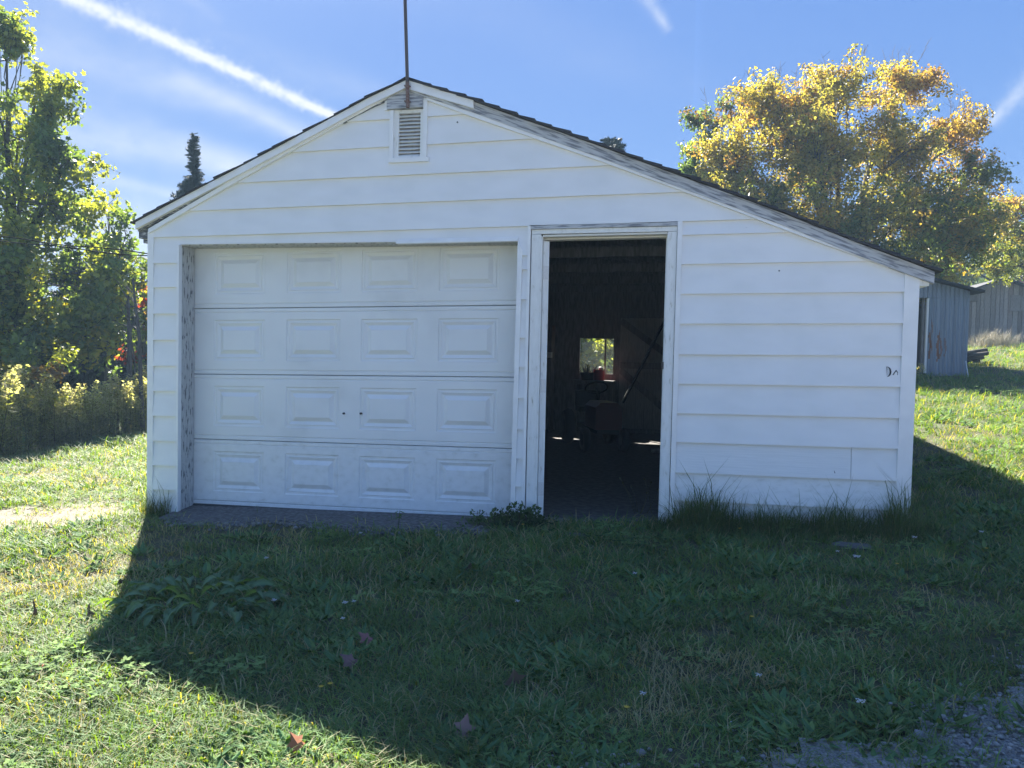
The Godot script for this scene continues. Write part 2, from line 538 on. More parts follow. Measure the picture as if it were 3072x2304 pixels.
func spruce_bough(seed_: int) -> ArrayMesh:     # one metre of bough along +y, drooping twigs with needles
	var r := RandomNumberGenerator.new()
	r.seed = seed_
	var b := MB.new()
	b.col = Color(0.05, 0.04, 0.03)
	b.tube(PackedVector3Array([Vector3.ZERO, Vector3(0, 1, 0)]), PackedFloat32Array([0.02, 0.006]), 3)
	for i in 26:
		var y := i / 26.0 + 0.03
		for s in [-1.0, 1.0]:
			var l := (1.06 - y) * r.randf_range(0.25, 0.46) + 0.07
			var o := Vector3(0, y, 0)
			var e := o + Vector3(s * l, l * 0.7, r.randf_range(-0.12, 0.1))
			var side := Vector3(0.02 * s, -0.028, 0.012)
			b.col = Color(0.028, 0.045, 0.026) * r.randf_range(0.7, 1.3)
			b.tri(o - side, o + side, e)
			for j in 4:
				var q := o.lerp(e, 0.2 + j * 0.22)
				b.tri(q, q + Vector3(0.012, 0.018, 0.0), q + Vector3(r.randf_range(-.05, .05), r.randf_range(0.0, 0.09), r.randf_range(-0.09, 0.09)))
	return b.mesh(M.needle)


# rows: [height fraction, half width] from the top down
func spruce(label: String, group: String, seed_: int, foot: Vector3, height: float, prof: Array, boughs: Array, dense := 1.0) -> void:
	var t := thing("spruce_tree", label, "tree", foot, group)
	var r := RandomNumberGenerator.new()
	r.seed = seed_
	var b := MB.new()
	b.tube(PackedVector3Array([Vector3(0, -0.2, 0), Vector3(0, height * 0.5, 0), Vector3(0, height * 0.98, 0)]), PackedFloat32Array([height * 0.018, height * 0.011, 0.012]), 6)
	part("trunk", b, M.bark, t)
	var wh: Array = []
	var cols := PackedColorArray()
	var y := height * 0.985
	while y > height * 0.08:
		var u := 1.0 - y / height
		var w := 0.1
		for i in prof.size() - 1:
			if u >= prof[i][0] and u <= prof[i + 1][0]:
				w = lerpf(prof[i][1], prof[i + 1][1], (u - prof[i][0]) / maxf(0.001, prof[i + 1][0] - prof[i][0]))
		var k := int((4 + w * 4.0) * dense) + 2
		for i in k:
			var a := r.randf() * TAU
			var d := Vector3(cos(a), r.randf_range(-0.15, 0.4), sin(a))
			wh.append(Transform3D(facing(d, r, w * r.randf_range(0.65, 1.15)), Vector3(0, y + r.randf_range(-0.06, 0.06), 0)))
			cols.append(Color(1, 1, 1) * r.randf_range(0.7, 1.4))
		y -= clampf(w * 0.2, 0.07, 0.24) / dense
	many("crown", boughs[seed_ % boughs.size()], wh, cols, t).set_meta("kind", "stuff")


# ---------------------------------------------------------------- siding
const TILT := 0.0141                                  # the old garage has settled: its courses run 0.8 degrees out of level
var gable := PackedVector2Array()


func course(parent: Node, x0: float, x1: float, yb: float, yt: float, cut: Array, mat: Material, lap := 0.021) -> void:
	# yb and yt are the heights at x = 0
	var poly := PackedVector2Array([Vector2(x0, yb + TILT * x0), Vector2(x1, yb + TILT * x1), Vector2(x1, yt + TILT * x1), Vector2(x0, yt + TILT * x0)])
	var got := Geometry2D.intersect_polygons(poly, gable)
	for h in cut:
		var next: Array[PackedVector2Array] = []
		for g in got:
			for q in Geometry2D.clip_polygons(g, h):
				if not Geometry2D.is_polygon_clockwise(q):
					next.append(q)
		got = next
	for g in got:
		if g.size() < 3:
			continue
		var b := MB.new()
		var tall := yt - yb
		b.plate(g, func(q: Vector2): return 0.006 + lap * clampf((yt + TILT * q.x - q.y) / tall, 0.0, 1.0), -0.004)
		part("siding_board", b, mat, parent)


func rect(x0: float, y0: float, x1: float, y1: float) -> PackedVector2Array:
	return PackedVector2Array([Vector2(x0, y0), Vector2(x1, y0), Vector2(x1, y1), Vector2(x0, y1)])


# a band that follows a polyline at distances a and b below it
func band(b: MB, line: PackedVector2Array, a: float, d: float, z0: float, z1: float) -> void:
	for i in line.size() - 1:
		b.flat(PackedVector2Array([line[i] - Vector2(0, d), line[i + 1] - Vector2(0, d), line[i + 1] - Vector2(0, a), line[i] - Vector2(0, a)]), z0, z1)


func door_panel(b: MB, x0: float, y0: float, x1: float, y1: float, z: float) -> void:
	# rings of the embossed panel: [inset, height]
	var rings := [[0.0, 0.0], [0.006, -0.007], [0.02, -0.007], [0.026, -0.003], [0.05, -0.013], [0.056, -0.012], [0.086, 0.002]]
	for i in rings.size() - 1:
		var a: Array = rings[i]
		var d: Array = rings[i + 1]
		var p := [Vector3(x0 + a[0], y0 + a[0], z + a[1]), Vector3(x1 - a[0], y0 + a[0], z + a[1]), Vector3(x1 - a[0], y1 - a[0], z + a[1]), Vector3(x0 + a[0], y1 - a[0], z + a[1])]
		var q := [Vector3(x0 + d[0], y0 + d[0], z + d[1]), Vector3(x1 - d[0], y0 + d[0], z + d[1]), Vector3(x1 - d[0], y1 - d[0], z + d[1]), Vector3(x0 + d[0], y1 - d[0], z + d[1])]
		for k in 4:
			b.quad(p[k], p[(k + 1) % 4], q[(k + 1) % 4], q[k], Vector3(0, 0, 1))
	var e: float = rings[-1][0]
	var zz: float = z + rings[-1][1]
	b.quad(Vector3(x0 + e, y0 + e, zz), Vector3(x1 - e, y0 + e, zz), Vector3(x1 - e, y1 - e, zz), Vector3(x0 + e, y1 - e, zz), Vector3(0, 0, 1))


func _ready() -> void:
	rng.seed = 20241
	build_view()
	make_materials()
	build_ground()
	build_garage()
	build_inside()
	build_sheds()
	build_trees()
	build_lawn()
	build_small()


# ---------------------------------------------------------------- camera, sky, sun
func build_view() -> void:
	var cam := Camera3D.new()
	cam.name = "camera"
	cam.position = EYE
	cam.rotation = Vector3(-0.03792, 0.22071, 0.02146)
	cam.fov = 53.0
	cam.near = 0.05
	cam.far = 2000.0
	add_child(cam)
	cam.current = true
	var env := Environment.new()
	env.background_mode = Environment.BG_SKY
	var sky := Sky.new()
	var pm := PanoramaSkyMaterial.new()
	pm.panorama = sky_picture()
	sky.sky_material = pm
	env.sky = sky
	env.tonemap_mode = Environment.TONE_MAPPER_LINEAR
	env.tonemap_exposure = 6.0
	env.background_energy_multiplier = 0.176
	env.fog_enabled = true                    # thin backlit haze
	env.fog_density = 0.0017
	env.fog_light_color = Color(0.72, 0.87, 1.0)
	env.sdfgi_enabled = true
	env.ssao_enabled = true
	env.ssil_enabled = true
	var we := WorldEnvironment.new()
	we.name = "world_environment"
	we.environment = env
	add_child(we)
	var sun := DirectionalLight3D.new()
	sun.name = "sun"
	sun.light_energy = 1.6
	sun.light_color = Color(1.0, 0.975, 0.93)
	sun.light_angular_distance = 0.5
	sun.shadow_enabled = true
	add_child(sun)
	sun.look_at_from_position(Vector3(-0.4449, 0.6169, -0.6493) * 50.0, Vector3.ZERO)


func sky_picture() -> ImageTexture:
	var sun := Vector3(-0.4449, 0.6169, -0.6493)
	var lo := Image.create(256, 128, false, Image.FORMAT_RGBAF)
	var top := Color(0.115, 0.265, 0.72)
	var low := Color(0.33, 0.56, 0.90)
	for j in 128:
		var el := PI * (0.5 - (j + 0.5) / 128.0)
		for i in 256:
			var az := (i + 0.5) / 256.0 * TAU
			var d := Vector3(sin(az) * cos(el), sin(el), -cos(az) * cos(el))
			var k := exp(-maxf(0.0, d.y) * 4.2)
			var c := top.lerp(low, k)
			var s := maxf(0.0, d.dot(sun))
			c += Color(1.0, 0.97, 0.9) * (0.10 * pow(s, 6.0) + 0.9 * pow(s, 80.0))
			if d.y < 0.0:
				c = Color(0.22, 0.25, 0.22)
			lo.set_pixel(i, j, Color(c.r, c.g, c.b, 1.0))
	lo.resize(4096, 2048, Image.INTERPOLATE_CUBIC)
	# contrails and cirrus: [a, b, half width in degrees at a, at b, strength, softness, from, to along a..b]
	var trails := [
		[Vector3(-0.6269, 0.3579, -0.6920), Vector3(-0.4200, 0.2816, -0.8627), 0.46, 0.33, 1.15, 1, -0.5, 1.4],
		[Vector3(0.3317, 0.2881, -0.8983), Vector3(0.3065, 0.2547, -0.9172), 0.42, 0.3, 0.42, 1, -8.0, 1.05],
		[Vector3(-0.0565, 0.4147, -0.9082), Vector3(-0.0271, 0.3757, -0.9264), 0.5, 0.3, 0.34, 2, -0.6, 1.0],
		[Vector3(-0.6845, 0.3186, -0.6557), Vector3(-0.4604, 0.2626, -0.8480), 2.2, 0.9, 0.36, 3, -0.8, 1.3],
		[Vector3(-0.5467, 0.2946, -0.7838), Vector3(-0.4520, 0.2534, -0.8553), 0.7, 0.4, 0.3, 3, -0.3, 1.2],
		[Vector3(-0.6981, 0.2567, -0.6684), Vector3(-0.5027, 0.2124, -0.8379), 1.8, 1.0, 0.4, 3, -0.8, 1.3],
		[Vector3(-0.6461, 0.2241, -0.7297), Vector3(-0.5204, 0.2130, -0.8269), 0.9, 0.6, 0.36, 3, -0.4, 1.2],
		[Vector3(-0.6637, 0.1928, -0.7228), Vector3(-0.5827, 0.1777, -0.7931), 0.55, 0.35, 0.42, 3, -0.3, 1.2],
		[Vector3(-0.7624, 0.1745, -0.6232), Vector3(-0.6526, 0.1435, -0.7440), 1.8, 1.3, 0.5, 3, -0.8, 1.3],
		[Vector3(-0.3126, 0.4244, -0.8498), Vector3(0.0010, 0.3202, -0.9473), 2.4, 1.6, 0.05, 3, -0.4, 1.2],
		[Vector3(-0.6168, 0.1429, -0.7740), Vector3(-0.4430, 0.1140, -0.8893), 3.4, 3.4, 0.5, 3, -1.2, 1.5],
		[Vector3(-0.5394, 0.3532, -0.7644), Vector3(-0.3772, 0.3100, -0.8727), 1.6, 1.0, 0.14, 3, -0.4, 1.2],
		[Vector3(-0.7471, 0.0870, -0.6590), Vector3(-0.6211, 0.0800, -0.7796), 3.2, 3.0, 0.5, 3, -1.5, 2.6],
		[Vector3(-0.5464, 0.3885, -0.7420), Vector3(-0.5171, 0.3656, -0.7739), 0.5, 0.4, 0.12, 3, -1.2, 1.2],
	]
	var fine := noise(9.0, 3, 77)
	var wide := noise(3.5, 3, 78)
	for T in trails:
		var a: Vector3 = T[0]
		var b: Vector3 = T[1]
		var nrm := a.cross(b).normalized()
		var span := acos(clampf(a.dot(b), -1, 1))
		var tang := nrm.cross(a).normalized()
		var done := {}
		var u: float = T[6]
		while u <= T[7]:
			var ang := u * span
			var p := a * cos(ang) + tang * sin(ang)
			var w := deg_to_rad(maxf(0.1, lerpf(T[2], T[3], clampf(u, -0.5, 1.5))))
			var reach := int(w * 3.4 / TAU * 4096.0 / maxf(0.3, sqrt(1 - p.y * p.y))) + 2
			var ci := int(atan2(p.x, -p.z) / TAU * 4096.0)
			var cj := int(acos(clampf(p.y, -1, 1)) / PI * 2048.0)
			for j in range(maxi(0, cj - reach), mini(1023, cj + reach) + 1):
				for i in range(ci - reach, ci + reach + 1):
					var key := j * 8192 + posmod(i, 4096)
					if done.has(key):
						continue
					done[key] = true
					var el := PI * (0.5 - (j + 0.5) / 2048.0)
					var az := (i + 0.5) / 4096.0 * TAU
					var d := Vector3(sin(az) * cos(el), sin(el), -cos(az) * cos(el))
					var off := asin(clampf(d.dot(nrm), -1, 1))
					var al := atan2(d.dot(tang), d.dot(a)) / span
					if al < T[6] or al > T[7]:
						continue
					var ww := deg_to_rad(maxf(0.1, lerpf(T[2], T[3], clampf(al, -0.5, 1.5))))
					var q := fine.get_noise_3dv(d)
					var e := absf(off + ww * 0.35 * wide.get_noise_3dv(d * 2.0)) / ww
					var s: float
					if T[5] == 1:
						var q2 := fine.get_noise_3dv(d * 6.0)
						e *= 1.0 + 0.4 * q + 0.5 * q2 + 0.3 * fine.get_noise_3dv(d * 16.0)
						s = exp(-e * e * 1.1) * (0.85 + 0.4 * q + 0.5 * q2 + 0.3 * fine.get_noise_3dv(d * 14.0)) + 0.14 * exp(-e * 0.7)
					else:
						s = exp(-e * e * 1.2) * clampf(0.75 + 0.7 * wide.get_noise_3dv(d * Vector3(1, 3, 1)) + (0.8 * q + 0.6 * fine.get_noise_3dv(d * 5.0) if T[5] == 2 else 0.25 * q + 0.2 * fine.get_noise_3dv(d * Vector3(4, 7, 4))), 0.0, 1.4)
					s *= smoothstep(T[6], T[6] + 0.15, al) * (1.0 - smoothstep(T[7] - 0.12, T[7], al))
					if s <= 0.002:
						continue
					var x := posmod(i, 4096)
					var old := lo.get_pixel(x, j)
					var k: float = clampf(s * T[4], 0.0, 1.0)
					lo.set_pixel(x, j, old.lerp(Color(0.88, 0.93, 1.0, 1.0), k))
			u += w / span * 0.7
	return ImageTexture.create_from_image(lo)


func build_ground() -> void:
	var xs := axis([[-420.0, -60.0, 60.0], [-60.0, -20.0, 10.0], [-20.0, -12.0, 2.0], [-12.0, -4.6, 0.3], [-4.6, 4.0, 0.15], [4.0, 13.0, 0.4], [13.0, 20.0, 1.4], [20.0, 60.0, 10.0], [60.0, 420.0, 60.0]])
	var zs := axis([[-420.0, -60.0, 60.0], [-60.0, -30.0, 6.0], [-30.0, -8.0, 0.7], [-8.0, -0.6, 0.3], [-0.6, 4.0, 0.12], [4.0, 10.0, 0.5], [10.0, 60.0, 10.0], [60.0, 420.0, 60.0]])
	terrain(xs, zs, 0.0, func(_x, _z): return true, M.soil, "ground", "earth and thatch of the sloping yard under the grass")
	var dx := axis([[-14.0, -2.0, 0.8], [-2.0, 4.0, 0.1], [4.0, 14.0, 0.5]])
	var dz := axis([[-6.0, 1.0, 0.4], [1.0, 5.0, 0.1], [5.0, 12.0, 0.5]])
	terrain(dx, dz, 0.014, func(x, z): return drive_depth(x, z) > 0.06 and z < 11.5 and (x < 12.0), M.gravel, "gravel_drive", "pale grey gravel drive at the edge of the lawn")
	var tx := axis([[-11.0, -4.4, 0.2]])
	var tz := axis([[-0.8, 3.0, 0.12]])
	terrain(tx, tz, 0.008, func(x, z): return track(x, z) > 0.3, M.dirt, "dirt_track", "worn tan dirt track crossing the sunlit lawn left of the garage")
	# concrete apron in front of the garage door, broken along its outer edge
	var b := MB.new()
	var x := -4.0
	while x < -1.27:
		var x1 := minf(x + 0.09, -1.27)
		var za := 0.30 + 0.06 * sin(x * 5.0) + 0.04 * sin(x * 13.0) + 0.10 * (x + 3.9) / 2.6
		var zb := 0.30 + 0.06 * sin(x1 * 5.0) + 0.04 * sin(x1 * 13.0) + 0.10 * (x1 + 3.9) / 2.6
		var ya := 0.004 + 0.0245 * (x + 3.95)
		var yb := 0.004 + 0.0245 * (x1 + 3.95)
		b.quad(Vector3(x, ya, -0.3), Vector3(x1, yb, -0.3), Vector3(x1, ground(x1, zb) + 0.015, zb), Vector3(x, ground(x, za) + 0.015, za), Vector3.UP)
		b.quad(Vector3(x, ground(x, za) + 0.015, za), Vector3(x1, ground(x1, zb) + 0.015, zb), Vector3(x1, -0.25, zb + 0.03), Vector3(x, -0.25, za + 0.03), Vector3(0, 0, 1))
		x = x1
	var o := part("concrete_apron", b, M.concrete, self)
	tag(o, "worn dark concrete apron in front of the white garage door", "pavement", "", "structure")


# ---------------------------------------------------------------- the garage
func build_garage() -> void:
	var G := thing("garage", "white sided garage with a saltbox roof, panelled overhead door and open side door", "garage")
	var roof_l := PackedVector2Array([Vector2(-4.327, 2.296), Vector2(-3.689, 2.578), Vector2(-3.092, 2.839), Vector2(-2.710, 3.012), Vector2(-2.339, 3.179), Vector2(-2.050, 3.291)])
	var roof_r := PackedVector2Array([Vector2(-2.050, 3.291), Vector2(-1.536, 3.111), Vector2(-1.277, 3.010), Vector2(-0.940, 2.882), Vector2(-0.611, 2.756), Vector2(-0.176, 2.580), Vector2(0.178, 2.442), Vector2(0.629, 2.263), Vector2(1.065, 2.076), Vector2(1.534, 1.888)])
	# wall outline under the rake trim
	gable = PackedVector2Array([Vector2(-4.215, -0.1), Vector2(1.42, -0.1), Vector2(1.42, 1.90), Vector2(1.119, 2.0), Vector2(0.637, 2.19), Vector2(-0.004, 2.44), Vector2(-0.579, 2.66), Vector2(-1.284, 2.945), Vector2(-1.9, 3.17), Vector2(-2.06, 3.23), Vector2(-2.21, 3.19), Vector2(-2.518, 3.06), Vector2(-2.982, 2.845), Vector2(-3.593, 2.555), Vector2(-4.215, 2.26)])
	var vent := rect(-2.18, 2.72, -1.90, 3.24)
	# sheathing behind the siding, round the two openings
	var b := MB.new()
	for q in [rect(-4.215, -0.3, -3.965, 2.3), rect(-1.19, -0.3, -1.03, 2.3), rect(-0.075, -0.3, 1.42, 2.3), rect(-3.965, 2.125, -1.19, 2.3), rect(-1.03, 2.165, -0.075, 2.3), rect(-4.215, 2.3, 1.42, 3.4)]:
		for g in Geometry2D.intersect_polygons(q, PackedVector2Array([Vector2(-4.215, -0.5), Vector2(1.42, -0.5), Vector2(1.42, 1.80), Vector2(0.637, 2.12), Vector2(-1.284, 2.88), Vector2(-2.06, 3.19), Vector2(-2.982, 2.79), Vector2(-4.215, 2.22)])):
			b.flat(g, -0.10, -0.006)
	part("front_wall", b, M.wood_dark, G)
	# siding courses: across the gable, then three zones beside and between the doors
	var ys := [3.30, 3.058, 2.855, 2.641, 2.438, 2.238]
	for i in ys.size() - 1:
		var mat: Material = M.vinyl
		if i == 2:
			course(G, -4.2, -2.778, ys[i + 1], ys[i], [vent], mat)
			course(G, -2.778, 1.4, ys[i + 1], ys[i], [vent], mat, 0.0225)
		elif i == 3:
			course(G, -4.2, -1.66, ys[i + 1], ys[i], [vent], mat)
			course(G, -1.66, 1.4, ys[i + 1], ys[i], [vent], mat, 0.0225)
		elif i == 4:
			course(G, -4.2, -1.635, ys[i + 1], ys[i], [], mat)
			course(G, -1.635, 1.4, ys[i + 1], ys[i], [rect(-1.115, 2.2, -0.04, 2.228)], mat, 0.0225)
		else:
			course(G, -4.2, 1.4, ys[i + 1], ys[i], [vent], mat)
	course(G, -4.2, -1.11, 2.03, 2.238, [rect(-3.957, 1.0, -1.2, 2.122)], M.vinyl)
	var left := [2.036, 1.838, 1.627, 1.417, 1.208, 1.006, 0.804, 0.602, 0.402, 0.205, -0.02]
	for i in left.size() - 1:
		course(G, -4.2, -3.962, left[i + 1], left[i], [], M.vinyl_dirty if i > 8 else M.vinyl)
	var mids := [2.047, 1.93, 1.7155, 1.44, 1.228, 1.004, 0.778, 0.565, 0.362, 0.17, 0.0]
	for i in mids.size() - 1:
		course(G, -1.178, -1.112, mids[i + 1], mids[i], [], M.vinyl)
	var right := [2.238, 2.1445, 1.945, 1.742, 1.5385, 1.328, 1.126, 0.922, 0.722, 0.511, 0.317]
	for i in right.size() - 1:
		if i == 8:
			course(G, -0.06, 1.086, right[i + 1], right[i], [], M.vinyl_grain)
			course(G, 1.089, 1.4, right[i + 1], right[i], [], M.vinyl, 0.0195)
		else:
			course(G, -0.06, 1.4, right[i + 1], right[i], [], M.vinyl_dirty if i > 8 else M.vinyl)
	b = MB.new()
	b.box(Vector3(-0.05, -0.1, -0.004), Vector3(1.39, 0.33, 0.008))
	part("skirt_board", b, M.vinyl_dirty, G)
	# corner boards
	b = MB.new()
	b.box(Vector3(-4.243, -0.12, -0.12), Vector3(-4.19, 2.225, 0.026))
	part("corner_board", b, M.trim, G)
	b = MB.new()
	b.plate(PackedVector2Array([Vector2(1.366, -0.05), Vector2(1.455, -0.05), Vector2(1.455, 1.873), Vector2(1.366, 1.908)]), func(_q): return 0.027, -0.12)
	part("corner_board", b, M.trim, G)
	# rake: metal covered board, dark gap, channel trim on the left; short metal piece, bare weathered board, trim on the right
	b = MB.new()
	band(b, roof_l, 0.0, 0.052, 0.0, 0.062)
	band(b, roof_l, 0.046, 0.056, 0.03, 0.066)
	part("rake_cap", b, M.trim, G, "white metal cap along the left roof edge")
	b = MB.new()
	band(b, roof_l, 0.045, 0.07, 0.0, 0.034)
	part("rake_board", b, M.peel_dark, G)
	b = MB.new()
	band(b, PackedVector2Array([Vector2(-4.225, 2.245), Vector2(-3.593, 2.56), Vector2(-2.982, 2.85), Vector2(-2.518, 3.065), Vector2(-2.19, 3.215)]), 0.0, 0.036, 0.0, 0.042)
	part("rake_trim", b, M.trim, G)
	b = MB.new()
	band(b, PackedVector2Array([roof_r[0], roof_r[1] + Vector2(0.0, 0.012)]), 0.0, 0.062, 0.0, 0.066)
	part("rake_cap", b, M.trim, G, "short loose metal cap right of the ridge")
	b = MB.new()
	band(b, roof_r, 0.0, 0.078, 0.0, 0.05)
	var slope := -0.366                                  # the board's own axes, so that its grain runs along it
	for i in b.v.size():
		b.v[i] = b.v[i].rotated(Vector3(0, 0, 1), -slope)
		b.n[i] = b.n[i].rotated(Vector3(0, 0, 1), -slope)
	part("rake_board", b, M.peel, G, "bare weathered rake board with flaking paint").rotation.z = slope
	b = MB.new()
	band(b, PackedVector2Array([Vector2(-1.90, 3.182), Vector2(-1.546, 3.043), Vector2(-1.285, 2.945), Vector2(-0.613, 2.694), Vector2(-0.175, 2.524), Vector2(0.181, 2.383), Vector2(0.636, 2.196), Vector2(1.074, 2.025), Vector2(1.369, 1.915)]), 0.0, 0.036, 0.0, 0.044)
	part("rake_trim", b, M.trim, G)
	# eave ends
	b = MB.new()
	b.box(Vector3(-4.335, 2.175, -0.25), Vector3(-4.245, 2.262, 0.012))
	b.box(Vector3(-4.31, 2.14, -0.25), Vector3(-4.25, 2.175, -0.01))
	part("eave_end", b, M.peel_dark, G, "bare splintered rafter end under the left eave")
	b = MB.new()
	b.box(Vector3(1.457, 1.80, -0.3), Vector3(1.512, 1.872, 0.022))
	part("eave_end", b, M.paint, G, "white painted block under the right eave")
	# roof: deck and courses of asphalt shingles
	var R := Node3D.new()
	R.name = "roof"
	G.add_child(R, true)
	for side in 2:
		var line := roof_l if side == 0 else roof_r
		b = MB.new()
		for i in line.size() - 1:
			b.flat(PackedVector2Array([line[i] - Vector2(0, 0.045), line[i + 1] - Vector2(0, 0.045), line[i + 1] - Vector2(0, 0.008), line[i] - Vector2(0, 0.008)]), -7.2, 0.036)
		part("deck", b, M.wood_dark, R)
		var total := 0.0
		for i in line.size() - 1:
			total += line[i].distance_to(line[i + 1])
		var n := int(total / 0.142)
		for k in n + 1:
			var s := lerpf(0.06 if side == 0 else 0.10, total - (0.10 if side == 0 else 0.06), float(k) / n)
			var at := Vector2.ZERO
			var dir := Vector2.ZERO
			var acc := 0.0
			for i in line.size() - 1:
				var l := line[i].distance_to(line[i + 1])
				if s <= acc + l + 0.001 and dir == Vector2.ZERO:
					at = line[i].lerp(line[i + 1], clampf((s - acc) / l, 0, 1))
					dir = (line[i + 1] - line[i]).normalized()
				acc += l
			var down := -1.0 if side == 0 else 1.0      # which way along the line is down the slope
			var up2 := Vector2(-dir.y, dir.x)
			var butt := at + dir * down * 0.10
			var head := at - dir * down * 0.10
			# each course is a row of tabs that end unevenly at the gable
			b = MB.new()
			var z1 := 0.075 + rng.randf_range(-0.012, 0.012)
			var th := (0.012 if side == 0 else 0.019) + rng.randf_range(-0.003, 0.005)
			var lift := rng.randf_range(0.0, 0.006) + (0.004 if side == 1 else 0.0)
			var lead := true
			while z1 > -7.2:
				var z0 := z1 - (rng.randf_range(0.15, 0.3) if lead else 0.3)
				lead = false
				var dz := rng.randf_range(-0.004, 0.004)
				var p := [head + up2 * 0.001, butt + up2 * (lift + 0.001) + Vector2(dz, 0), butt + up2 * (th + lift) + Vector2(dz, 0), head + up2 * 0.008]
				var poly := PackedVector2Array(p)
				b.flat(poly, z0 + 0.004, z1)
				z1 = z0
			part("shingle_course", b, M.shingle, R)
	b = MB.new()
	for i in 24:
		var z := 0.07 - i * 0.3
		for s in [-1.0, 1.0]:
			var rise_ := 0.34 if s > 0 else 0.45
			var o := roof_r[0] + Vector2(0, 0.02)
			b.quad(Vector3(o.x, o.y + 0.004, z), Vector3(o.x + s * 0.14, o.y + 0.002 - 0.14 * rise_, z), Vector3(o.x + s * 0.14, o.y - 0.003 - 0.14 * rise_, z - 0.32), Vector3(o.x, o.y, z - 0.32), Vector3.UP)
	part("ridge_cap", b, M.shingle, R)

	# louvred vent under the ridge with two bare boards over it
	var V := Node3D.new()
	V.name = "gable_vent"
	G.add_child(V, true)
	b = MB.new()
	b.box(Vector3(-2.13, 2.735, -0.05), Vector3(-1.94, 3.08, -0.035))
	part("dark_cavity", b, M.black, V)
	b = MB.new()
	b.flat(rect(-2.158, 2.735, -2.121, 3.09), -0.02, 0.016)
	b.flat(rect(-1.952, 2.735, -1.926, 3.09), -0.02, 0.016)
	b.flat(rect(-2.121, 2.735, -1.952, 2.752), -0.02, 0.016)
	b.flat(rect(-2.121, 3.066, -1.952, 3.09), -0.02, 0.016)
	part("louvre_frame", b, M.paint, V)
	for i in 12:
		b = MB.new()
		var y := 2.752 + i * 0.0263
		var warp := rng.randf_range(-0.003, 0.003)
		for k in 4:
			var x0 := -2.121 + 0.169 * k / 4.0
			var x1 := -2.121 + 0.169 * (k + 1) / 4.0
			var w0 := warp * sin(PI * k / 4.0)
			var w1 := warp * sin(PI * (k + 1) / 4.0)
			b.quad(Vector3(x0, y + w0, 0.014), Vector3(x1, y + w1, 0.014), Vector3(x1, y + 0.024 + w1, -0.018), Vector3(x0, y + 0.024 + w0, -0.018), Vector3(0, 1, 1))
			b.quad(Vector3(x0, y + w0, 0.014), Vector3(x1, y + w1, 0.014), Vector3(x1, y - 0.004 + w1, 0.010), Vector3(x0, y - 0.004 + w0, 0.010), Vector3(0, -1, 0.5))
			b.quad(Vector3(x0, y - 0.004 + w0, 0.010), Vector3(x1, y - 0.004 + w1, 0.010), Vector3(x1, y + 0.018 + w1, -0.022), Vector3(x0, y + 0.018 + w0, -0.022), Vector3(0, -1, -1))
		part("slat", b, M.paint, V)
	b = MB.new()
	b.flat(rect(-2.186, 2.735, -2.158, 3.088), 0.0, 0.034)
	part("vent_trim", b, M.trim, V)
	b = MB.new()
	b.flat(rect(-2.228, 3.088, -2.206, 3.185), 0.0, 0.034)
	part("vent_trim", b, M.trim, V)
	b = MB.new()
	b.flat(rect(-1.926, 2.735, -1.896, 3.168), 0.0, 0.034)
	part("vent_trim", b, M.trim, V)
	b = MB.new()
	b.flat(rect(-2.193, 2.703, -1.878, 2.7345), 0.0, 0.038)
	part("vent_sill", b, M.trim, V)
	b = MB.new()
	b.flat(PackedVector2Array([Vector2(-2.206, 3.092), Vector2(-1.9265, 3.097), Vector2(-1.9265, 3.163), Vector2(-2.206, 3.158)]), 0.0, 0.047)
	part("bare_board", b, M.peel, V)
	b = MB.new()
	b.flat(PackedVector2Array([Vector2(-2.206, 3.161), Vector2(-1.9265, 3.166), Vector2(-1.9265, 3.205), Vector2(-2.06, 3.25), Vector2(-2.206, 3.19)]), 0.0, 0.044)
	part("bare_board", b, M.peel, V)

	# the overhead door: four sections with four embossed panels each
	var D := Node3D.new()
	D.name = "garage_door"
	G.add_child(D, true)
	var cols := [[-3.784, -3.326], [-3.134, -2.666], [-2.492, -2.026], [-1.856, -1.382]]
	var z := -0.195
	var skew := func(x: float): return 0.0175 * (x + 3.96)
	var base := [0.003, 0.545, 1.084, 1.624, 2.166]
	for s in 4:
		b = MB.new()
		var y0: float = base[s]
		var y1: float = base[s + 1]
		# bands between sections with three pressed ribs
		var bands := [[y0 + 0.002, -0.012], [y0 + 0.005, 0.0], [y0 + 0.030, 0.0], [y0 + 0.034, -0.006], [y0 + 0.043, 0.0], [y1 - 0.040, 0.0], [y1 - 0.034, -0.006], [y1 - 0.029, 0.0], [y1 - 0.006, 0.0], [y1 - 0.001, -0.010]]
		var pyl := y0 + 0.115
		var pyh := y1 - 0.095
		for i in bands.size() - 1:
			var a: Array = bands[i]
			var d: Array = bands[i + 1]
			if i == 4:
				# field with the panels let in
				var xs := [-4.0]
				for c in cols:
					xs.append(c[0])
					xs.append(c[1])
				xs.append(-1.12)
				for k in xs.size() - 1:
					var xa: float = xs[k]
					var xb: float = xs[k + 1]
					var spans := [[a[0], pyl], [pyh, d[0]]] if k % 2 == 1 else [[a[0], d[0]]]
					for q in spans:
						b.quad(Vector3(xa, q[0] + skew.call(xa), z), Vector3(xb, q[0] + skew.call(xb), z), Vector3(xb, q[1] + skew.call(xb), z), Vector3(xa, q[1] + skew.call(xa), z), Vector3(0, 0, 1))
			else:
				b.quad(Vector3(-4.0, a[0] + skew.call(-4.0), z + a[1]), Vector3(-1.12, a[0] + skew.call(-1.12), z + a[1]), Vector3(-1.12, d[0] + skew.call(-1.12), z + d[1]), Vector3(-4.0, d[0] + skew.call(-4.0), z + d[1]), Vector3(0, 0, 1))
		b.box(Vector3(-4.0, y0 + 0.06, z - 0.05), Vector3(-1.12, y1 - 0.03, z - 0.02))
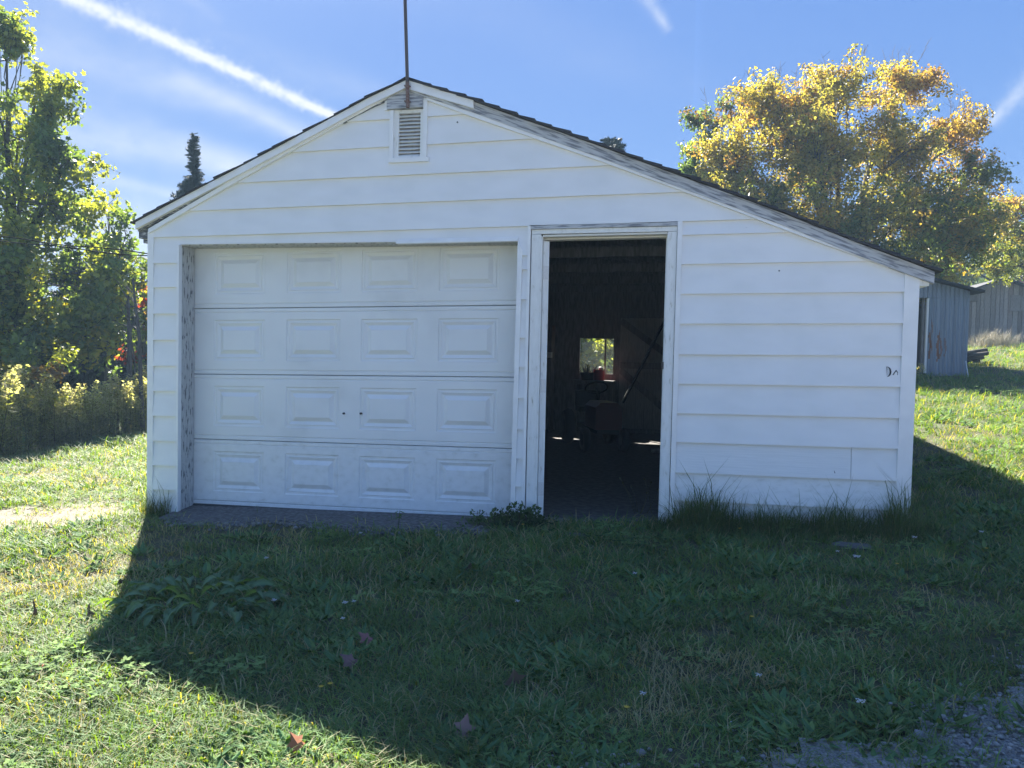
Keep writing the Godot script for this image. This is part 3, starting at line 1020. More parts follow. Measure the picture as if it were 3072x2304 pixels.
		part("door_section", b, M.steel_low if s == 0 else M.steel, D)
		for c in cols:
			b = MB.new()
			var k: float = skew.call((c[0] + c[1]) / 2.0)
			door_panel(b, 0.0, 0.0, c[1] - c[0], pyh - pyl, 0.0)
			# turned by the lean of the door so that its rim meets the field
			var sh := 0.0175
			for i in b.v.size():
				b.v[i] = Vector3(c[0] + b.v[i].x, pyl + b.v[i].y + skew.call(c[0] + b.v[i].x), z + b.v[i].z)
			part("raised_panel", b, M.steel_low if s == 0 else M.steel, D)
	for p in [Vector3(-2.624, 0.808, -0.190), Vector3(-2.479, 0.813, -0.190)]:
		b = MB.new()
		b.tube(PackedVector3Array([p + Vector3(0, 0, -0.01), p + Vector3(0, 0, 0.012), p + Vector3(0, 0, 0.014)]), PackedFloat32Array([0.008, 0.008, 0.001]), 10)
		part("bolt", b, M.iron, D)
	b = MB.new()
	b.bar(Vector3(-4.0, -0.022, z), Vector3(-1.12, 0.05 - 0.020, z), 0.045, 0.035)
	part("rubber_seal", b, M.rubber, D)
	# opening: bare post on the left, lintel, metal flashing, leaning trim on the right
	b = MB.new()
	b.box(Vector3(-3.995, -0.06, -0.188), Vector3(-3.9635, 2.115, -0.004))
	part("door_post", b, M.peel_post, G, "bare post with flaking white paint at the garage door")
	b = MB.new()
	b.box(Vector3(-3.973, -0.06, -0.01), Vector3(-3.9545, 2.118, 0.03))
	part("opening_trim", b, M.trim, G)
	b = MB.new()
	b.box(Vector3(-3.965, 2.115, -0.188), Vector3(-1.19, 2.16, -0.009))
	part("lintel", b, M.peel_post, G)
	b = MB.new()
	b.box(Vector3(-1.19, -0.1, -0.188), Vector3(-1.165, 2.12, -0.012))
	part("door_post", b, M.peel_post, G)
	b = MB.new()
	b.bar(Vector3(-2.118, 2.112, 0.02), Vector3(-1.196, 2.122, 0.014), 0.016, 0.05)
	b.bar(Vector3(-2.118, 2.128, 0.022), Vector3(-1.196, 2.137, 0.020), 0.02, 0.006)
	part("flashing", b, M.trim, G, "bent strip of white metal over the right of the garage door")
	b = MB.new()
	b.plate(PackedVector2Array([Vector2(-1.212, 0.0), Vector2(-1.178, 0.0), Vector2(-1.162, 2.05), Vector2(-1.196, 2.12)]), func(_q): return 0.03, -0.012)
	part("opening_trim", b, M.trim, G, "leaning white trim right of the garage door")
	b = MB.new()
	b.box(Vector3(-1.125, 0.0, -0.004), Vector3(-1.1045, 2.222, 0.03))
	part("channel_trim", b, M.trim, G)
	b = MB.new()
	b.box(Vector3(-0.079, 0.02, -0.004), Vector3(-0.046, 2.236, 0.032))
	part("channel_trim", b, M.trim, G)

	# side door: casing, drip cap, jambs, and the leaf swung inwards
	var F := Node3D.new()
	F.name = "door_frame"
	G.add_child(F, true)
	b = MB.new()
	b.flat(PackedVector2Array([Vector2(-1.098, 0.02), Vector2(-1.034, 0.02), Vector2(-1.03, 2.163), Vector2(-1.098, 2.163)]), -0.006, 0.016)
	part("casing", b, M.paint, F)
	b = MB.new()
	b.flat(PackedVector2Array([Vector2(-0.144, 0.02), Vector2(-0.084, 0.02), Vector2(-0.082, 2.17), Vector2(-0.142, 2.17)]), -0.006, 0.016)
	part("casing", b, M.paint, F)
	b = MB.new()
	b.flat(PackedVector2Array([Vector2(-1.098, 2.165), Vector2(-0.082, 2.1725), Vector2(-0.082, 2.206), Vector2(-1.098, 2.196)]), -0.006, 0.017)
	part("head_casing", b, M.paint, F)
	b = MB.new()
	b.flat(PackedVector2Array([Vector2(-1.103, 2.198), Vector2(-0.05, 2.209), Vector2(-0.05, 2.232), Vector2(-1.103, 2.223)]), -0.006, 0.03)
	part("drip_cap", b, M.peel, F, "bare flaking drip cap over the side door")
	b = MB.new()
	b.box(Vector3(-1.034, 0.0, -0.14), Vector3(-1.02, 2.15, 0.012))
	part("jamb", b, M.paint, F)
	b = MB.new()
	b.box(Vector3(-0.146, 0.0, -0.14), Vector3(-0.132, 2.16, 0.012))
	b.box(Vector3(-0.156, 0.0, -0.14), Vector3(-0.1465, 2.16, -0.07))
	part("jamb", b, M.paint, F)
	b = MB.new()
	b.plate(PackedVector2Array([Vector2(-1.019, 2.146), Vector2(-0.1465, 2.156), Vector2(-0.1465, 2.168), Vector2(-1.019, 2.16)]), func(_q): return 0.008, -0.14)
	b.plate(PackedVector2Array([Vector2(-1.019, 2.134), Vector2(-0.157, 2.144), Vector2(-0.157, 2.155), Vector2(-1.019, 2.1455)]), func(_q): return -0.06, -0.14)
	part("head_jamb", b, M.cream, F)
	b = MB.new()
	var sp: Vector3 = Vector3(-0.135, 1.247, 0.000)
	b.box(Vector3(-0.163, sp.y - 0.025, -0.055), Vector3(-0.147, sp.y + 0.025, -0.02))
	b.tube(PackedVector3Array([sp + Vector3(-0.01, 0.012, -0.03), sp + Vector3(-0.03, 0.006, -0.03), sp + Vector3(-0.03, -0.006, -0.03), sp + Vector3(-0.01, -0.012, -0.03)]), PackedFloat32Array([0.003, 0.003, 0.003, 0.003]), 5)
	part("latch_staple", b, M.iron, F)
	b = MB.new()
	b.box(Vector3(-1.02, 0.04, -0.14), Vector3(-0.146, 0.105, 0.0))
	part("threshold", b, M.wood_dark, F)
	var L := Node3D.new()
	L.name = "side_door"
	G.add_child(L, true)
	L.position = Vector3(-1.017, 0.12, -0.02)
	L.rotation.y = deg_to_rad(19.0)
	b = MB.new()
	b.box(Vector3(0.0, 0.0, -0.9), Vector3(0.042, 2.0, -0.001))
	part("leaf", b, M.paint, L)
	for y in [584.0, 831.0, 1055.0]:
		b = MB.new()
		var yy: float = {584.0: 1.895 - 0.12, 831.0: 1.08 - 0.12, 1055.0: 0.33 - 0.12}[y]
		b.box(Vector3(0.004, yy - 0.048, -0.003), Vector3(0.041, yy + 0.048, 0.0025))
		b.tube(PackedVector3Array([Vector3(0.0, yy - 0.05, 0.004), Vector3(0.0, yy + 0.05, 0.004)]), PackedFloat32Array([0.005, 0.005]), 6)
		for s in [-0.03, 0.0, 0.03]:
			b.ball(Vector3(0.024, yy + s, 0.003), Vector3(0.004, 0.004, 0.002), 3, 6)
		part("hinge", b, M.hinge, L)

	# walls, floor and rafters
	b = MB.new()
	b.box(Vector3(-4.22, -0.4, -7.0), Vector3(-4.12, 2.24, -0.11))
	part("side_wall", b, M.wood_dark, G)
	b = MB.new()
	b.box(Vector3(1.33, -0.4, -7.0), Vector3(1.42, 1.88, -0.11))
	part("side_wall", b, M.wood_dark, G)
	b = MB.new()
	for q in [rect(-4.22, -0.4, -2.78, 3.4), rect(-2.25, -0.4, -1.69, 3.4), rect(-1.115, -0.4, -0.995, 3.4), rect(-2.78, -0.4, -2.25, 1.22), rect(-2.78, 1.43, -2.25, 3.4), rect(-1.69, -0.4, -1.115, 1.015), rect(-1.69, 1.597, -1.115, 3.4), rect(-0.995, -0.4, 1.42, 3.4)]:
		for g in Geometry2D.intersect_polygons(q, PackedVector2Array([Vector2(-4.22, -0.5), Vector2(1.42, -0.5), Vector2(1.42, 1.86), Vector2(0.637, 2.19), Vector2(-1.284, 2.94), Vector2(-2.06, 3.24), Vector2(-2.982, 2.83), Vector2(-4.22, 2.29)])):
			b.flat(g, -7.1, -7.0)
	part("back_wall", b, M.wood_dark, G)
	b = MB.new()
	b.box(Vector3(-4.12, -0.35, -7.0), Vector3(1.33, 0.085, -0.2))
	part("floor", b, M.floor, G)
	for i in 10:
		b = MB.new()
		var zz := -0.6 - i * 0.66
		b.bar(Vector3(-4.1, 2.28, zz), Vector3(-2.06, 3.19, zz), 0.1, 0.04)
		b.bar(Vector3(1.3, 1.84, zz), Vector3(-2.06, 3.19, zz), 0.1, 0.04)
		if i % 2 == 0:
			b.bar(Vector3(-4.1, 2.27, zz - 0.045), Vector3(0.4, 2.31, zz - 0.045), 0.09, 0.04)
		part("rafter", b, M.wood_dark, G)
	# back window
	var W := Node3D.new()
	W.name = "back_window"
	G.add_child(W, true)
	b = MB.new()
	b.flat(rect(-1.705, 1.0, -1.675, 1.61), -7.06, -6.985)
	b.flat(rect(-1.13, 1.0, -1.10, 1.61), -7.06, -6.985)
	b.flat(rect(-1.675, 1.59, -1.13, 1.61), -7.06, -6.985)
	b.flat(rect(-1.675, 1.0, -1.13, 1.025), -7.06, -6.985)
	part("frame", b, M.wood_grey, W)
	b = MB.new()
	b.flat(rect(-1.276, 1.025, -1.252, 1.59), -7.05, -6.995)
	part("mullion", b, M.wood_dark, W)
	b = MB.new()
	b.box(Vector3(-1.675, 1.025, -7.042), Vector3(-1.276, 1.59, -7.039))
	part("pane", b, M.glass, W)
	b = MB.new()
	b.box(Vector3(-1.252, 1.025, -7.042), Vector3(-1.13, 1.59, -7.039))
	part("pane", b, M.glass, W)
	# plank door in the back wall
	var P := Node3D.new()
	P.name = "plank_door"
	G.add_child(P, true)
	for i in 7:
		b = MB.new()
		var x0 := -1.03 + i * 0.135
		b.box(Vector3(x0 + 0.003, 0.16, -6.985 + rng.randf_range(-0.004, 0.004)), Vector3(x0 + 0.132, 1.925 + rng.randf_range(-0.01, 0.01), -6.96))
		part("plank", b, M.wood_pale, P)
	for q in [[Vector3(-1.02, 1.88, -6.945), Vector3(-0.10, 1.22, -6.945)], [Vector3(-1.02, 1.17, -6.945), Vector3(-0.10, 1.17, -6.945)], [Vector3(-1.02, 1.10, -6.945), Vector3(-0.10, 0.32, -6.945)]]:
		b = MB.new()
		b.bar(q[0], q[1], 0.10, 0.025)
		part("brace", b, M.wood_dark, P)
	# torn place, dents and nail holes in the siding
	for q in [[Vector2(0.785, 1.195), 0.014, 0.007], [Vector2(-1.670, 2.983), 0.006, 0.006], [Vector2(0.594, 1.900), 0.005, 0.005], [Vector2(0.374, 2.189), 0.012, 0.003]]:
		b = MB.new()
		b.ball(Vector3(q[0].x, q[0].y, 0.013), Vector3(q[1], q[2], 0.006), 4, 8)
		part("dent", b, M.crack, G)
	var nm := RandomNumberGenerator.new()
	nm.seed = 88
	for i in 34:
		var row: float = right[2 + nm.randi() % 8] if i < 18 else 0.0
		var nx := nm.randf_range(0.0, 1.34)
		var ny: float = row + 0.022
		if i >= 18:
			row = ys[1 + nm.randi() % 4]
			nx = nm.randf_range(-3.2, -0.3)
			ny = row + 0.025
			if nx > -2.25 and nx < -1.85 and row > 2.6: continue
			if absf(nx + 2.06) * 0.4 > 3.1 - ny: continue
		b = MB.new()
		b.ball(Vector3(nx, ny + TILT * nx, 0.019), Vector3(0.0035, 0.003, 0.0025), 3, 6)
		part("nail_head", b, M.iron, G)
	var c0: Vector3 = Vector3(1.291, 1.242, 0.016)
	b = MB.new()
	var arc := PackedVector3Array()
	for i in 9:
		var a := -1.4 + 2.9 * i / 8.0
		arc.append(c0 + Vector3(-0.012 + 0.026 * cos(a), 0.034 * sin(a), 0.004))
	b.tube(arc, PackedFloat32Array([0.001, 0.003, 0.005, 0.006, 0.006, 0.005, 0.004, 0.002, 0.001]), 5)
	b.tube(PackedVector3Array([c0 + Vector3(-0.01, 0.034, 0.003), c0 + Vector3(-0.006, -0.03, 0.003)]), PackedFloat32Array([0.002, 0.001]), 4)
	part("crack", b, M.crack, G, "curved crack in the siding near the right corner")
	c0 = Vector3(1.344, 1.234, 0.016)
	b = MB.new()
	b.flat(PackedVector2Array([Vector2(c0.x - 0.028, c0.y - 0.012), Vector2(c0.x + 0.004, c0.y - 0.026), Vector2(c0.x + 0.006, c0.y + 0.006), Vector2(c0.x - 0.006, c0.y + 0.022)]), 0.01, 0.019)
	part("torn_flap", b, M.crack, G)
	b = MB.new()
	b.flat(PackedVector2Array([Vector2(c0.x - 0.020, c0.y - 0.010), Vector2(c0.x + 0.0, c0.y - 0.020), Vector2(c0.x + 0.002, c0.y + 0.002), Vector2(c0.x - 0.006, c0.y + 0.012)]), 0.012, 0.021)
	part("torn_flap", b, M.trim, G)
	c0 = Vector3(0.988, 0.564, 0.018)
	b = MB.new()
	b.tube(PackedVector3Array([c0 + Vector3(-0.012, 0.03, 0), c0 + Vector3(0, 0, 0.003), c0 + Vector3(0.006, -0.018, 0)]), PackedFloat32Array([0.001, 0.004, 0.001]), 5)
	part("crack", b, M.crack, G)


# ---------------------------------------------------------------- things in the garage
func build_inside() -> void:
	var b := MB.new()
	var t := thing("workbench", "dark wooden workbench along the back wall below the small window", "workbench", Vector3(-1.7, 0.085, -6.6))
	b.box(Vector3(-0.05, 0.78, -0.38), Vector3(0.62, 0.84, 0.06))
	part("bench_top", b, M.wood_dark, t)
	for q in [Vector2(0.0, -0.33), Vector2(0.56, -0.33), Vector2(0.0, 0.01), Vector2(0.56, 0.01)]:
		b = MB.new()
		b.box(Vector3(q.x - 0.045, 0, q.y - 0.045), Vector3(q.x + 0.045, 0.78, q.y + 0.045))
		part("leg", b, M.wood_dark, t)
	b = MB.new()
	b.bar(Vector3(0.04, 0.2, 0.02), Vector3(0.52, 0.7, 0.02), 0.08, 0.03)
	part("brace", b, M.wood_dark, t)
	# red can with pale lid
	var rc: Vector3 = Vector3(-1.329, 0.901, -6.720)
	t = thing("red_can", "small red can with a pale lid on the bench below the back window", "can", Vector3(rc.x, 0.925, rc.z))
	b = MB.new()
	b.tube(PackedVector3Array([Vector3.ZERO, Vector3(0, 0.0, 0), Vector3(0, 0.15, 0), Vector3(0, 0.17, 0)]), PackedFloat32Array([0.001, 0.085, 0.085, 0.06]), 14)
	part("body", b, M.red, t)
	b = MB.new()
	b.tube(PackedVector3Array([Vector3(0.03, 0.165, 0), Vector3(0.035, 0.205, 0.01), Vector3(0.036, 0.21, 0.01)]), PackedFloat32Array([0.045, 0.04, 0.001]), 12)
	part("lid", b, M.cream, t)
	var bk: Vector3 = Vector3(-1.504, 0.991, -6.750)
	t = thing("bristle_tub", "dark tub of spiky sticks and brushes left of the red can", "tub", Vector3(bk.x, 0.925, bk.z))
	b = MB.new()
	b.tube(PackedVector3Array([Vector3.ZERO, Vector3(0, 0, 0), Vector3(0, 0.12, 0)]), PackedFloat32Array([0.001, 0.10, 0.13]), 12)
	part("tub", b, M.black, t)
	b = MB.new()
	for i in 34:
		var x := rng.randf_range(-0.13, 0.13)
		b.tube(PackedVector3Array([Vector3(x * 0.7, 0.05, rng.randf_range(-0.08, 0.08)), Vector3(x * 1.2 + rng.randf_range(-0.03, 0.03), rng.randf_range(0.15, 0.27), rng.randf_range(-0.08, 0.08))]), PackedFloat32Array([0.007, 0.003]), 4)
	part("sticks", b, M.black, t)
	# small garden tractor in the gloom
	t = thing("garden_tractor", "dark old garden tractor standing in the gloom below the back window", "tractor", Vector3(-1.12, 0.085, -4.75), "", 0.35)
	b = MB.new()
	b.plate(PackedVector2Array([Vector2(-0.17, 0.30), Vector2(0.17, 0.30), Vector2(0.17, 0.58), Vector2(0.11, 0.64), Vector2(-0.11, 0.64), Vector2(-0.17, 0.58)]), func(_q): return 0.62, 0.02)
	part("hood", b, M.machine, t)
	b = MB.new()
	b.box(Vector3(-0.14, 0.24, -0.62), Vector3(0.14, 0.30, 0.58))
	part("chassis", b, M.black, t)
	for q in [[-0.30, 0.25, -0.45, 0.25, 0.075], [0.30, 0.25, -0.45, 0.25, 0.075], [-0.25, 0.16, 0.42, 0.16, 0.05], [0.25, 0.16, 0.42, 0.16, 0.05]]:
		b = MB.new()
		var ring := PackedVector3Array()
		var rr := PackedFloat32Array()
		for i in 17:
			var a := TAU * i / 16.0
			ring.append(Vector3(q[0], q[1] + cos(a) * (q[3] - q[4]), q[2] + sin(a) * (q[3] - q[4])))
			rr.append(q[4])
		b.tube(ring, rr, 8)
		b.tube(PackedVector3Array([Vector3(q[0] - 0.03, q[1], q[2]), Vector3(q[0] + 0.03, q[1], q[2])]), PackedFloat32Array([q[3] * 0.5, q[3] * 0.5]), 12)
		part("wheel", b, M.rubber, t)
	b = MB.new()
	b.box(Vector3(-0.17, 0.46, -0.60), Vector3(0.17, 0.53, -0.28))
	b.box(Vector3(-0.17, 0.53, -0.64), Vector3(0.17, 0.74, -0.58))
	part("seat", b, M.black, t)
	b = MB.new()
	b.tube(PackedVector3Array([Vector3(0, 0.6, 0.05), Vector3(0, 0.80, -0.08)]), PackedFloat32Array([0.015, 0.015]), 6)
	var sw := PackedVector3Array()
	var sr := PackedFloat32Array()
	for i in 17:
		var a := TAU * i / 16.0
		sw.append(Vector3(cos(a) * 0.15, 0.80 + sin(a) * 0.08, -0.08 + sin(a) * 0.125))
		sr.append(0.012)
	b.tube(sw, sr, 6)
	part("steering_wheel", b, M.black, t)
	# leaning pole, switch plate, boxes on the left
	t = thing("leaning_pole", "dark pole leaning across the plank door at the back", "pole")
	b = MB.new()
	b.tube(PackedVector3Array([Vector3(-0.929, 0.594, -6.550), Vector3(-0.360, 1.832, -6.850), Vector3(-0.241, 2.125, -6.900)]), PackedFloat32Array([0.025, 0.025, 0.024]), 7)
	part("shaft", b, M.black, t)
	t = thing("wall_box", "small pale square box high on the back wall above the window", "switch box", Vector3(-1.698, 2.136, -6.990))
	b = MB.new()
	b.box(Vector3(-0.05, -0.055, 0), Vector3(0.05, 0.055, 0.03))
	part("cover", b, M.wood_grey, t)
	t = thing("storage_shelf", "dark shelf with odds and ends left of the back window", "shelf", Vector3(-2.5, 0.085, -6.75))
	for y in [0.5, 1.6]:
		b = MB.new()
		b.box(Vector3(-0.4, y, -0.2), Vector3(0.42, y + 0.03, 0.15))
		part("shelf_board", b, M.wood_dark, t)
	for x in [-0.4, 0.39]:
		b = MB.new()
		b.box(Vector3(x, 0, -0.2), Vector3(x + 0.03, 1.7, 0.12))
		part("upright", b, M.wood_dark, t)
	var jb: Vector3 = Vector3(-2.137, 1.337, -6.650)
	t = thing("small_box", "small white box at the left edge of the dark doorway", "box", Vector3(jb.x - 0.02, 1.265, jb.z))
	b = MB.new()
	b.box(Vector3(-0.08, 0, -0.05), Vector3(0.08, 0.09, 0.05))
	part("carton", b, M.cream, t)
	t = thing("firewood_pile", "low heap of dark sticks on the garage floor by the right jamb", "wood pile", Vector3(0.12, 0.085, -4.5))
	for i in 9:
		b = MB.new()
		var x := rng.randf_range(-0.3, 0.3)
		var h := 0.03 + 0.02 * (i % 3)
		b.tube(PackedVector3Array([Vector3(x - 0.3, h, rng.randf_range(-0.3, 0.3)), Vector3(x + 0.3, h + 0.03, rng.randf_range(-0.3, 0.3))]), PackedFloat32Array([0.03, 0.025]), 6)
		part("stick", b, M.wood_dark, t)


# ---------------------------------------------------------------- sheds, antenna, cable
func build_sheds() -> void:
	var b := MB.new()
	var S := thing("metal_shed", "lean-to shed clad in rusty blue grey corrugated metal with dark open doorway", "shed", Vector3(4.8, 1.0, -12.0))
	# coordinates below are relative to the shed's front left
	var sheet := func(x0: float, x1: float, yb: float, yt0: float, yt1: float, rust: Array):
		var m := MB.new()
		var n := int((x1 - x0) / 0.012)
		for i in n:
			var xa := lerpf(x0, x1, float(i) / n)
			var xb := lerpf(x0, x1, float(i + 1) / n)
			var za := 0.012 * sin(xa * 75.0)
			var zb := 0.012 * sin(xb * 75.0)
			for k in 30:
				var ya := lerpf(yb, lerpf(yt0, yt1, (xa - x0) / (x1 - x0)), k / 30.0)
				var yc := lerpf(yb, lerpf(yt0, yt1, (xa - x0) / (x1 - x0)), (k + 1) / 30.0)
				var q := Color(0.20, 0.235, 0.27) * (1.0 + 0.10 * sin(xa * 31.0) + 0.06 * sin(xa * 113.0 + k * 0.45))
				for w in rust:
					if absf(xa - w[0] - 0.008 * sin(k * 0.8)) < w[1] * (0.65 + 0.35 * sin(k * 0.9 + w[0] * 9.0 + xa * 60.0)) * (0.6 + 0.4 * sin(PI * clampf((ya - w[2]) / (w[3] - w[2]), 0.0, 1.0))) and ya > w[2] and ya < w[3]:
						q = q.lerp(Color(0.20, 0.075, 0.03), w[4])
				m.col = q
				m.quad(Vector3(xa, ya, za), Vector3(xb, ya, zb), Vector3(xb, yc, zb), Vector3(xa, yc, za), Vector3(0, 0, 1))
		return m
	part("corrugated_sheet", sheet.call(0.07, 0.80, 0.02, 1.655, 1.655, [[0.11, 0.035, 0.35, 0.95, 0.95], [0.27, 0.04, 0.3, 0.85, 0.95], [0.32, 0.022, 0.35, 0.8, 0.7], [0.40, 0.025, 0.42, 0.8, 0.6], [0.28, 0.016, 0.5, 1.0, 0.9], [0.14, 0.02, 0.5, 1.2, 0.6]]), M.sheet, S, "rust streaked corrugated sheet beside the doorway")
	part("corrugated_sheet", sheet.call(-0.72, 0.03, 1.66, 2.24, 2.03, []), M.sheet, S)
	part("corrugated_sheet", sheet.call(0.04, 0.82, 1.66, 2.02, 1.80, []), M.sheet, S)
	b = MB.new()
	b.box(Vector3(0.03, 0.1, -0.06), Vector3(0.065, 1.65, 0.03))
	part("door_post", b, M.cream, S)
	b = MB.new()
	b.box(Vector3(-0.01, 0.0, -0.2), Vector3(0.028, 2.0, -0.1))
	b.box(Vector3(0.76, 0.0, -0.2), Vector3(0.82, 1.8, -0.03))
	part("frame_post", b, M.wood_dark, S)
	b = MB.new()
	b.col = Color(0.2, 0.235, 0.27)
	b.box(Vector3(0.80, 0.0, -4.0), Vector3(0.835, 1.80, -0.02))
	part("side_wall", b, M.sheet, S)
	b = MB.new()
	b.box(Vector3(-2.6, 0.0, -4.04), Vector3(0.835, 2.0, -4.0))
	b.box(Vector3(-2.64, 0.0, -4.0), Vector3(-2.6, 2.6, 0.0))
	part("back_wall", b, M.wood_dark, S)
	b = MB.new()
	b.box(Vector3(-2.6, 0.0, -0.03), Vector3(-0.73, 2.3, 0.0))
	part("front_wall", b, M.wood_grey, S)
	b = MB.new()
	b.bar(Vector3(-2.8, 2.80, -2.0), Vector3(1.02, 1.775, -2.0), 0.05, 4.5)
	part("roof", b, M.black, S)
	b = MB.new()
	b.box(Vector3(0.835, 1.60, -0.15), Vector3(0.98, 1.72, -0.02))
	part("eave_block", b, M.wood_grey, S)
	b = MB.new()
	b.box(Vector3(-0.8, -0.05, -0.3), Vector3(0.05, 0.05, 0.06))
	part("sill", b, M.wood_grey, S)
	var t := thing("roof_plank", "short pale plank lying on the roof of the metal shed", "plank", Vector3(5.220, 3.006, -12.399))
	b = MB.new()
	b.box(Vector3(-0.2, -0.012, -0.05), Vector3(0.22, 0.012, 0.05))
	part("board", b, M.cream, t)
	t = thing("white_stick", "thin white stick leaning on the corner of the metal shed", "stick")
	b = MB.new()
	b.tube(PackedVector3Array([Vector3(5.575, 1.370, -11.900), Vector3(5.543, 1.018, -11.600)]), PackedFloat32Array([0.008, 0.008]), 6)
	part("rod", b, M.cream, t)
	t = thing("log_pile", "dark pile of old logs and boards behind the corner of the metal shed", "log pile", Vector3(6.862, 1.273, -15.572))
	t.position.y = ground(t.position.x, t.position.z)
	for i in 12:
		b = MB.new()
		var y := 0.05 + 0.075 * (i / 4)
		b.tube(PackedVector3Array([Vector3(-0.5 + rng.randf_range(-.2, .2), y, 0.12 * (i % 4) + rng.randf_range(-.15, .15)), Vector3(0.2 + rng.randf_range(-.25, .2), y + rng.randf_range(-0.04, 0.16), 0.12 * (i % 4) + rng.randf_range(-.15, .15))]), PackedFloat32Array([0.055, 0.05]), 7)
		part("log", b, M.bark, t)

	# weathered barn
	var B := thing("board_barn", "old barn of weathered grey vertical boards with a low gable roof", "barn", Vector3(11.2, 2.0, -26.0))
	var w := 2.9
	var tone := [Color(0.25, 0.235, 0.235), Color(0.32, 0.305, 0.30), Color(0.27, 0.24, 0.24), Color(0.38, 0.36, 0.35), Color(0.21, 0.20, 0.20), Color(0.29, 0.25, 0.24)]
	var x := -w
	while x < w - 0.01:
		var bw := rng.randf_range(0.12, 0.2)
		var x1 := minf(x + bw, w)
		b = MB.new()
		b.col = tone[rng.randi() % tone.size()] * rng.randf_range(0.6, 1.3)
		var ta := 2.43 - absf(x) * 0.40
		var tb := 2.43 - absf(x1 - 0.008) * 0.40
		b.plate(PackedVector2Array([Vector2(x, 0.08 + rng.randf_range(-0.05, 0.04)), Vector2(x1 - 0.014, 0.08 + rng.randf_range(-0.05, 0.04)), Vector2(x1 - 0.014, tb), Vector2(x, ta)]), func(_q): return 0.0 + 0.0, -0.03 - rng.randf_range(0.0, 0.01))
		part("board", b, M.barn, B)
		x = x1
	b = MB.new()
	b.col = Color(0.26, 0.245, 0.24)
	b.box(Vector3(0.28, 1.30, 0.002), Vector3(0.62, 1.86, 0.03))
	b.box(Vector3(0.63, 1.30, 0.002), Vector3(0.97, 1.84, 0.03))
	b.box(Vector3(0.26, 1.27, 0.004), Vector3(1.0, 1.30, 0.05))
	part("hatch", b, M.barn, B)
	b = MB.new()
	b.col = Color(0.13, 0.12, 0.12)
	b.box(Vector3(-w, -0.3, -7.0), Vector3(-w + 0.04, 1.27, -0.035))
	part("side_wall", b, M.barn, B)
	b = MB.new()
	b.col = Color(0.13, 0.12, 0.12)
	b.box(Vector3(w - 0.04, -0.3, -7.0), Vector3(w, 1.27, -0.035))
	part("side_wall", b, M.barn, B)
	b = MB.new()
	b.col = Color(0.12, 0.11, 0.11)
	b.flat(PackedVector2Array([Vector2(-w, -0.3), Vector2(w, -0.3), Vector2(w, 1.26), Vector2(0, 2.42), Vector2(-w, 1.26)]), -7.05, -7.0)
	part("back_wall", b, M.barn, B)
	b = MB.new()
	b.bar(Vector3(-w - 0.2, 1.22, -3.4), Vector3(0.0, 2.47, -3.4), 0.05, 7.4)
	b.bar(Vector3(w + 0.2, 1.22, -3.4), Vector3(0.0, 2.47, -3.4), 0.05, 7.4)
	part("roof", b, M.shingle, B)

	# pole on the gable
	t = thing("antenna_pole", "thin dark metal pole fixed upright at the garage ridge", "pole")
	var foot: Vector3 = Vector3(-2.034, 3.085, 0.075)
	var ridge: Vector3 = Vector3(-2.033, 3.265, 0.085)
	var top: Vector3 = Vector3(-2.061, 3.856, 0.085)
	b = MB.new()
	b.tube(PackedVector3Array([ridge, top, top + (top - ridge) * 1.6]), PackedFloat32Array([0.0125, 0.0125, 0.012]), 10)
	part("shaft", b, M.iron, t)
	b = MB.new()
	b.tube(PackedVector3Array([foot + Vector3(0.004, 0, 0), ridge]), PackedFloat32Array([0.0135, 0.0135]), 10)
	part("rusty_foot", b, M.rust, t, "rusty bare lower end of the pole")
	for y in [0.25, 0.85]:
		b = MB.new()
		var p := foot.lerp(ridge, y)
		b.box(p + Vector3(-0.02, -0.004, -0.02), p + Vector3(0.02, 0.004, 0.015))
		part("clamp", b, M.rust, t)

	# overhead service wires from the left
	var ends := [[Vector3(-18.952, 4.409, -4.261), Vector3(-4.23, 2.08, -0.75)], [Vector3(-18.955, 4.490, -4.263), Vector3(-4.23, 2.105, -0.75)]]
	for k in 2:
		var o := MB.new()
		var path := PackedVector3Array()
		var rad := PackedFloat32Array()
		for i in 41:
			var u := i / 40.0
			var p: Vector3 = ends[k][0].lerp(ends[k][1], u)
			p.y -= 0.62 * 4.0 * u * (1 - u) * 0.35
			p += Vector3(0, sin(u * 60.0 + k * PI), cos(u * 60.0 + k * PI)) * 0.010
			path.append(p)
			rad.append(0.0055)
		o.tube(path, rad, 6)
		var m := part("power_cable", o, M.wire, self)
		tag(m, ["upper of the two black overhead cables running to the garage from the left", "lower of the two black overhead cables running to the garage from the left"][k], "cable", "overhead cables")


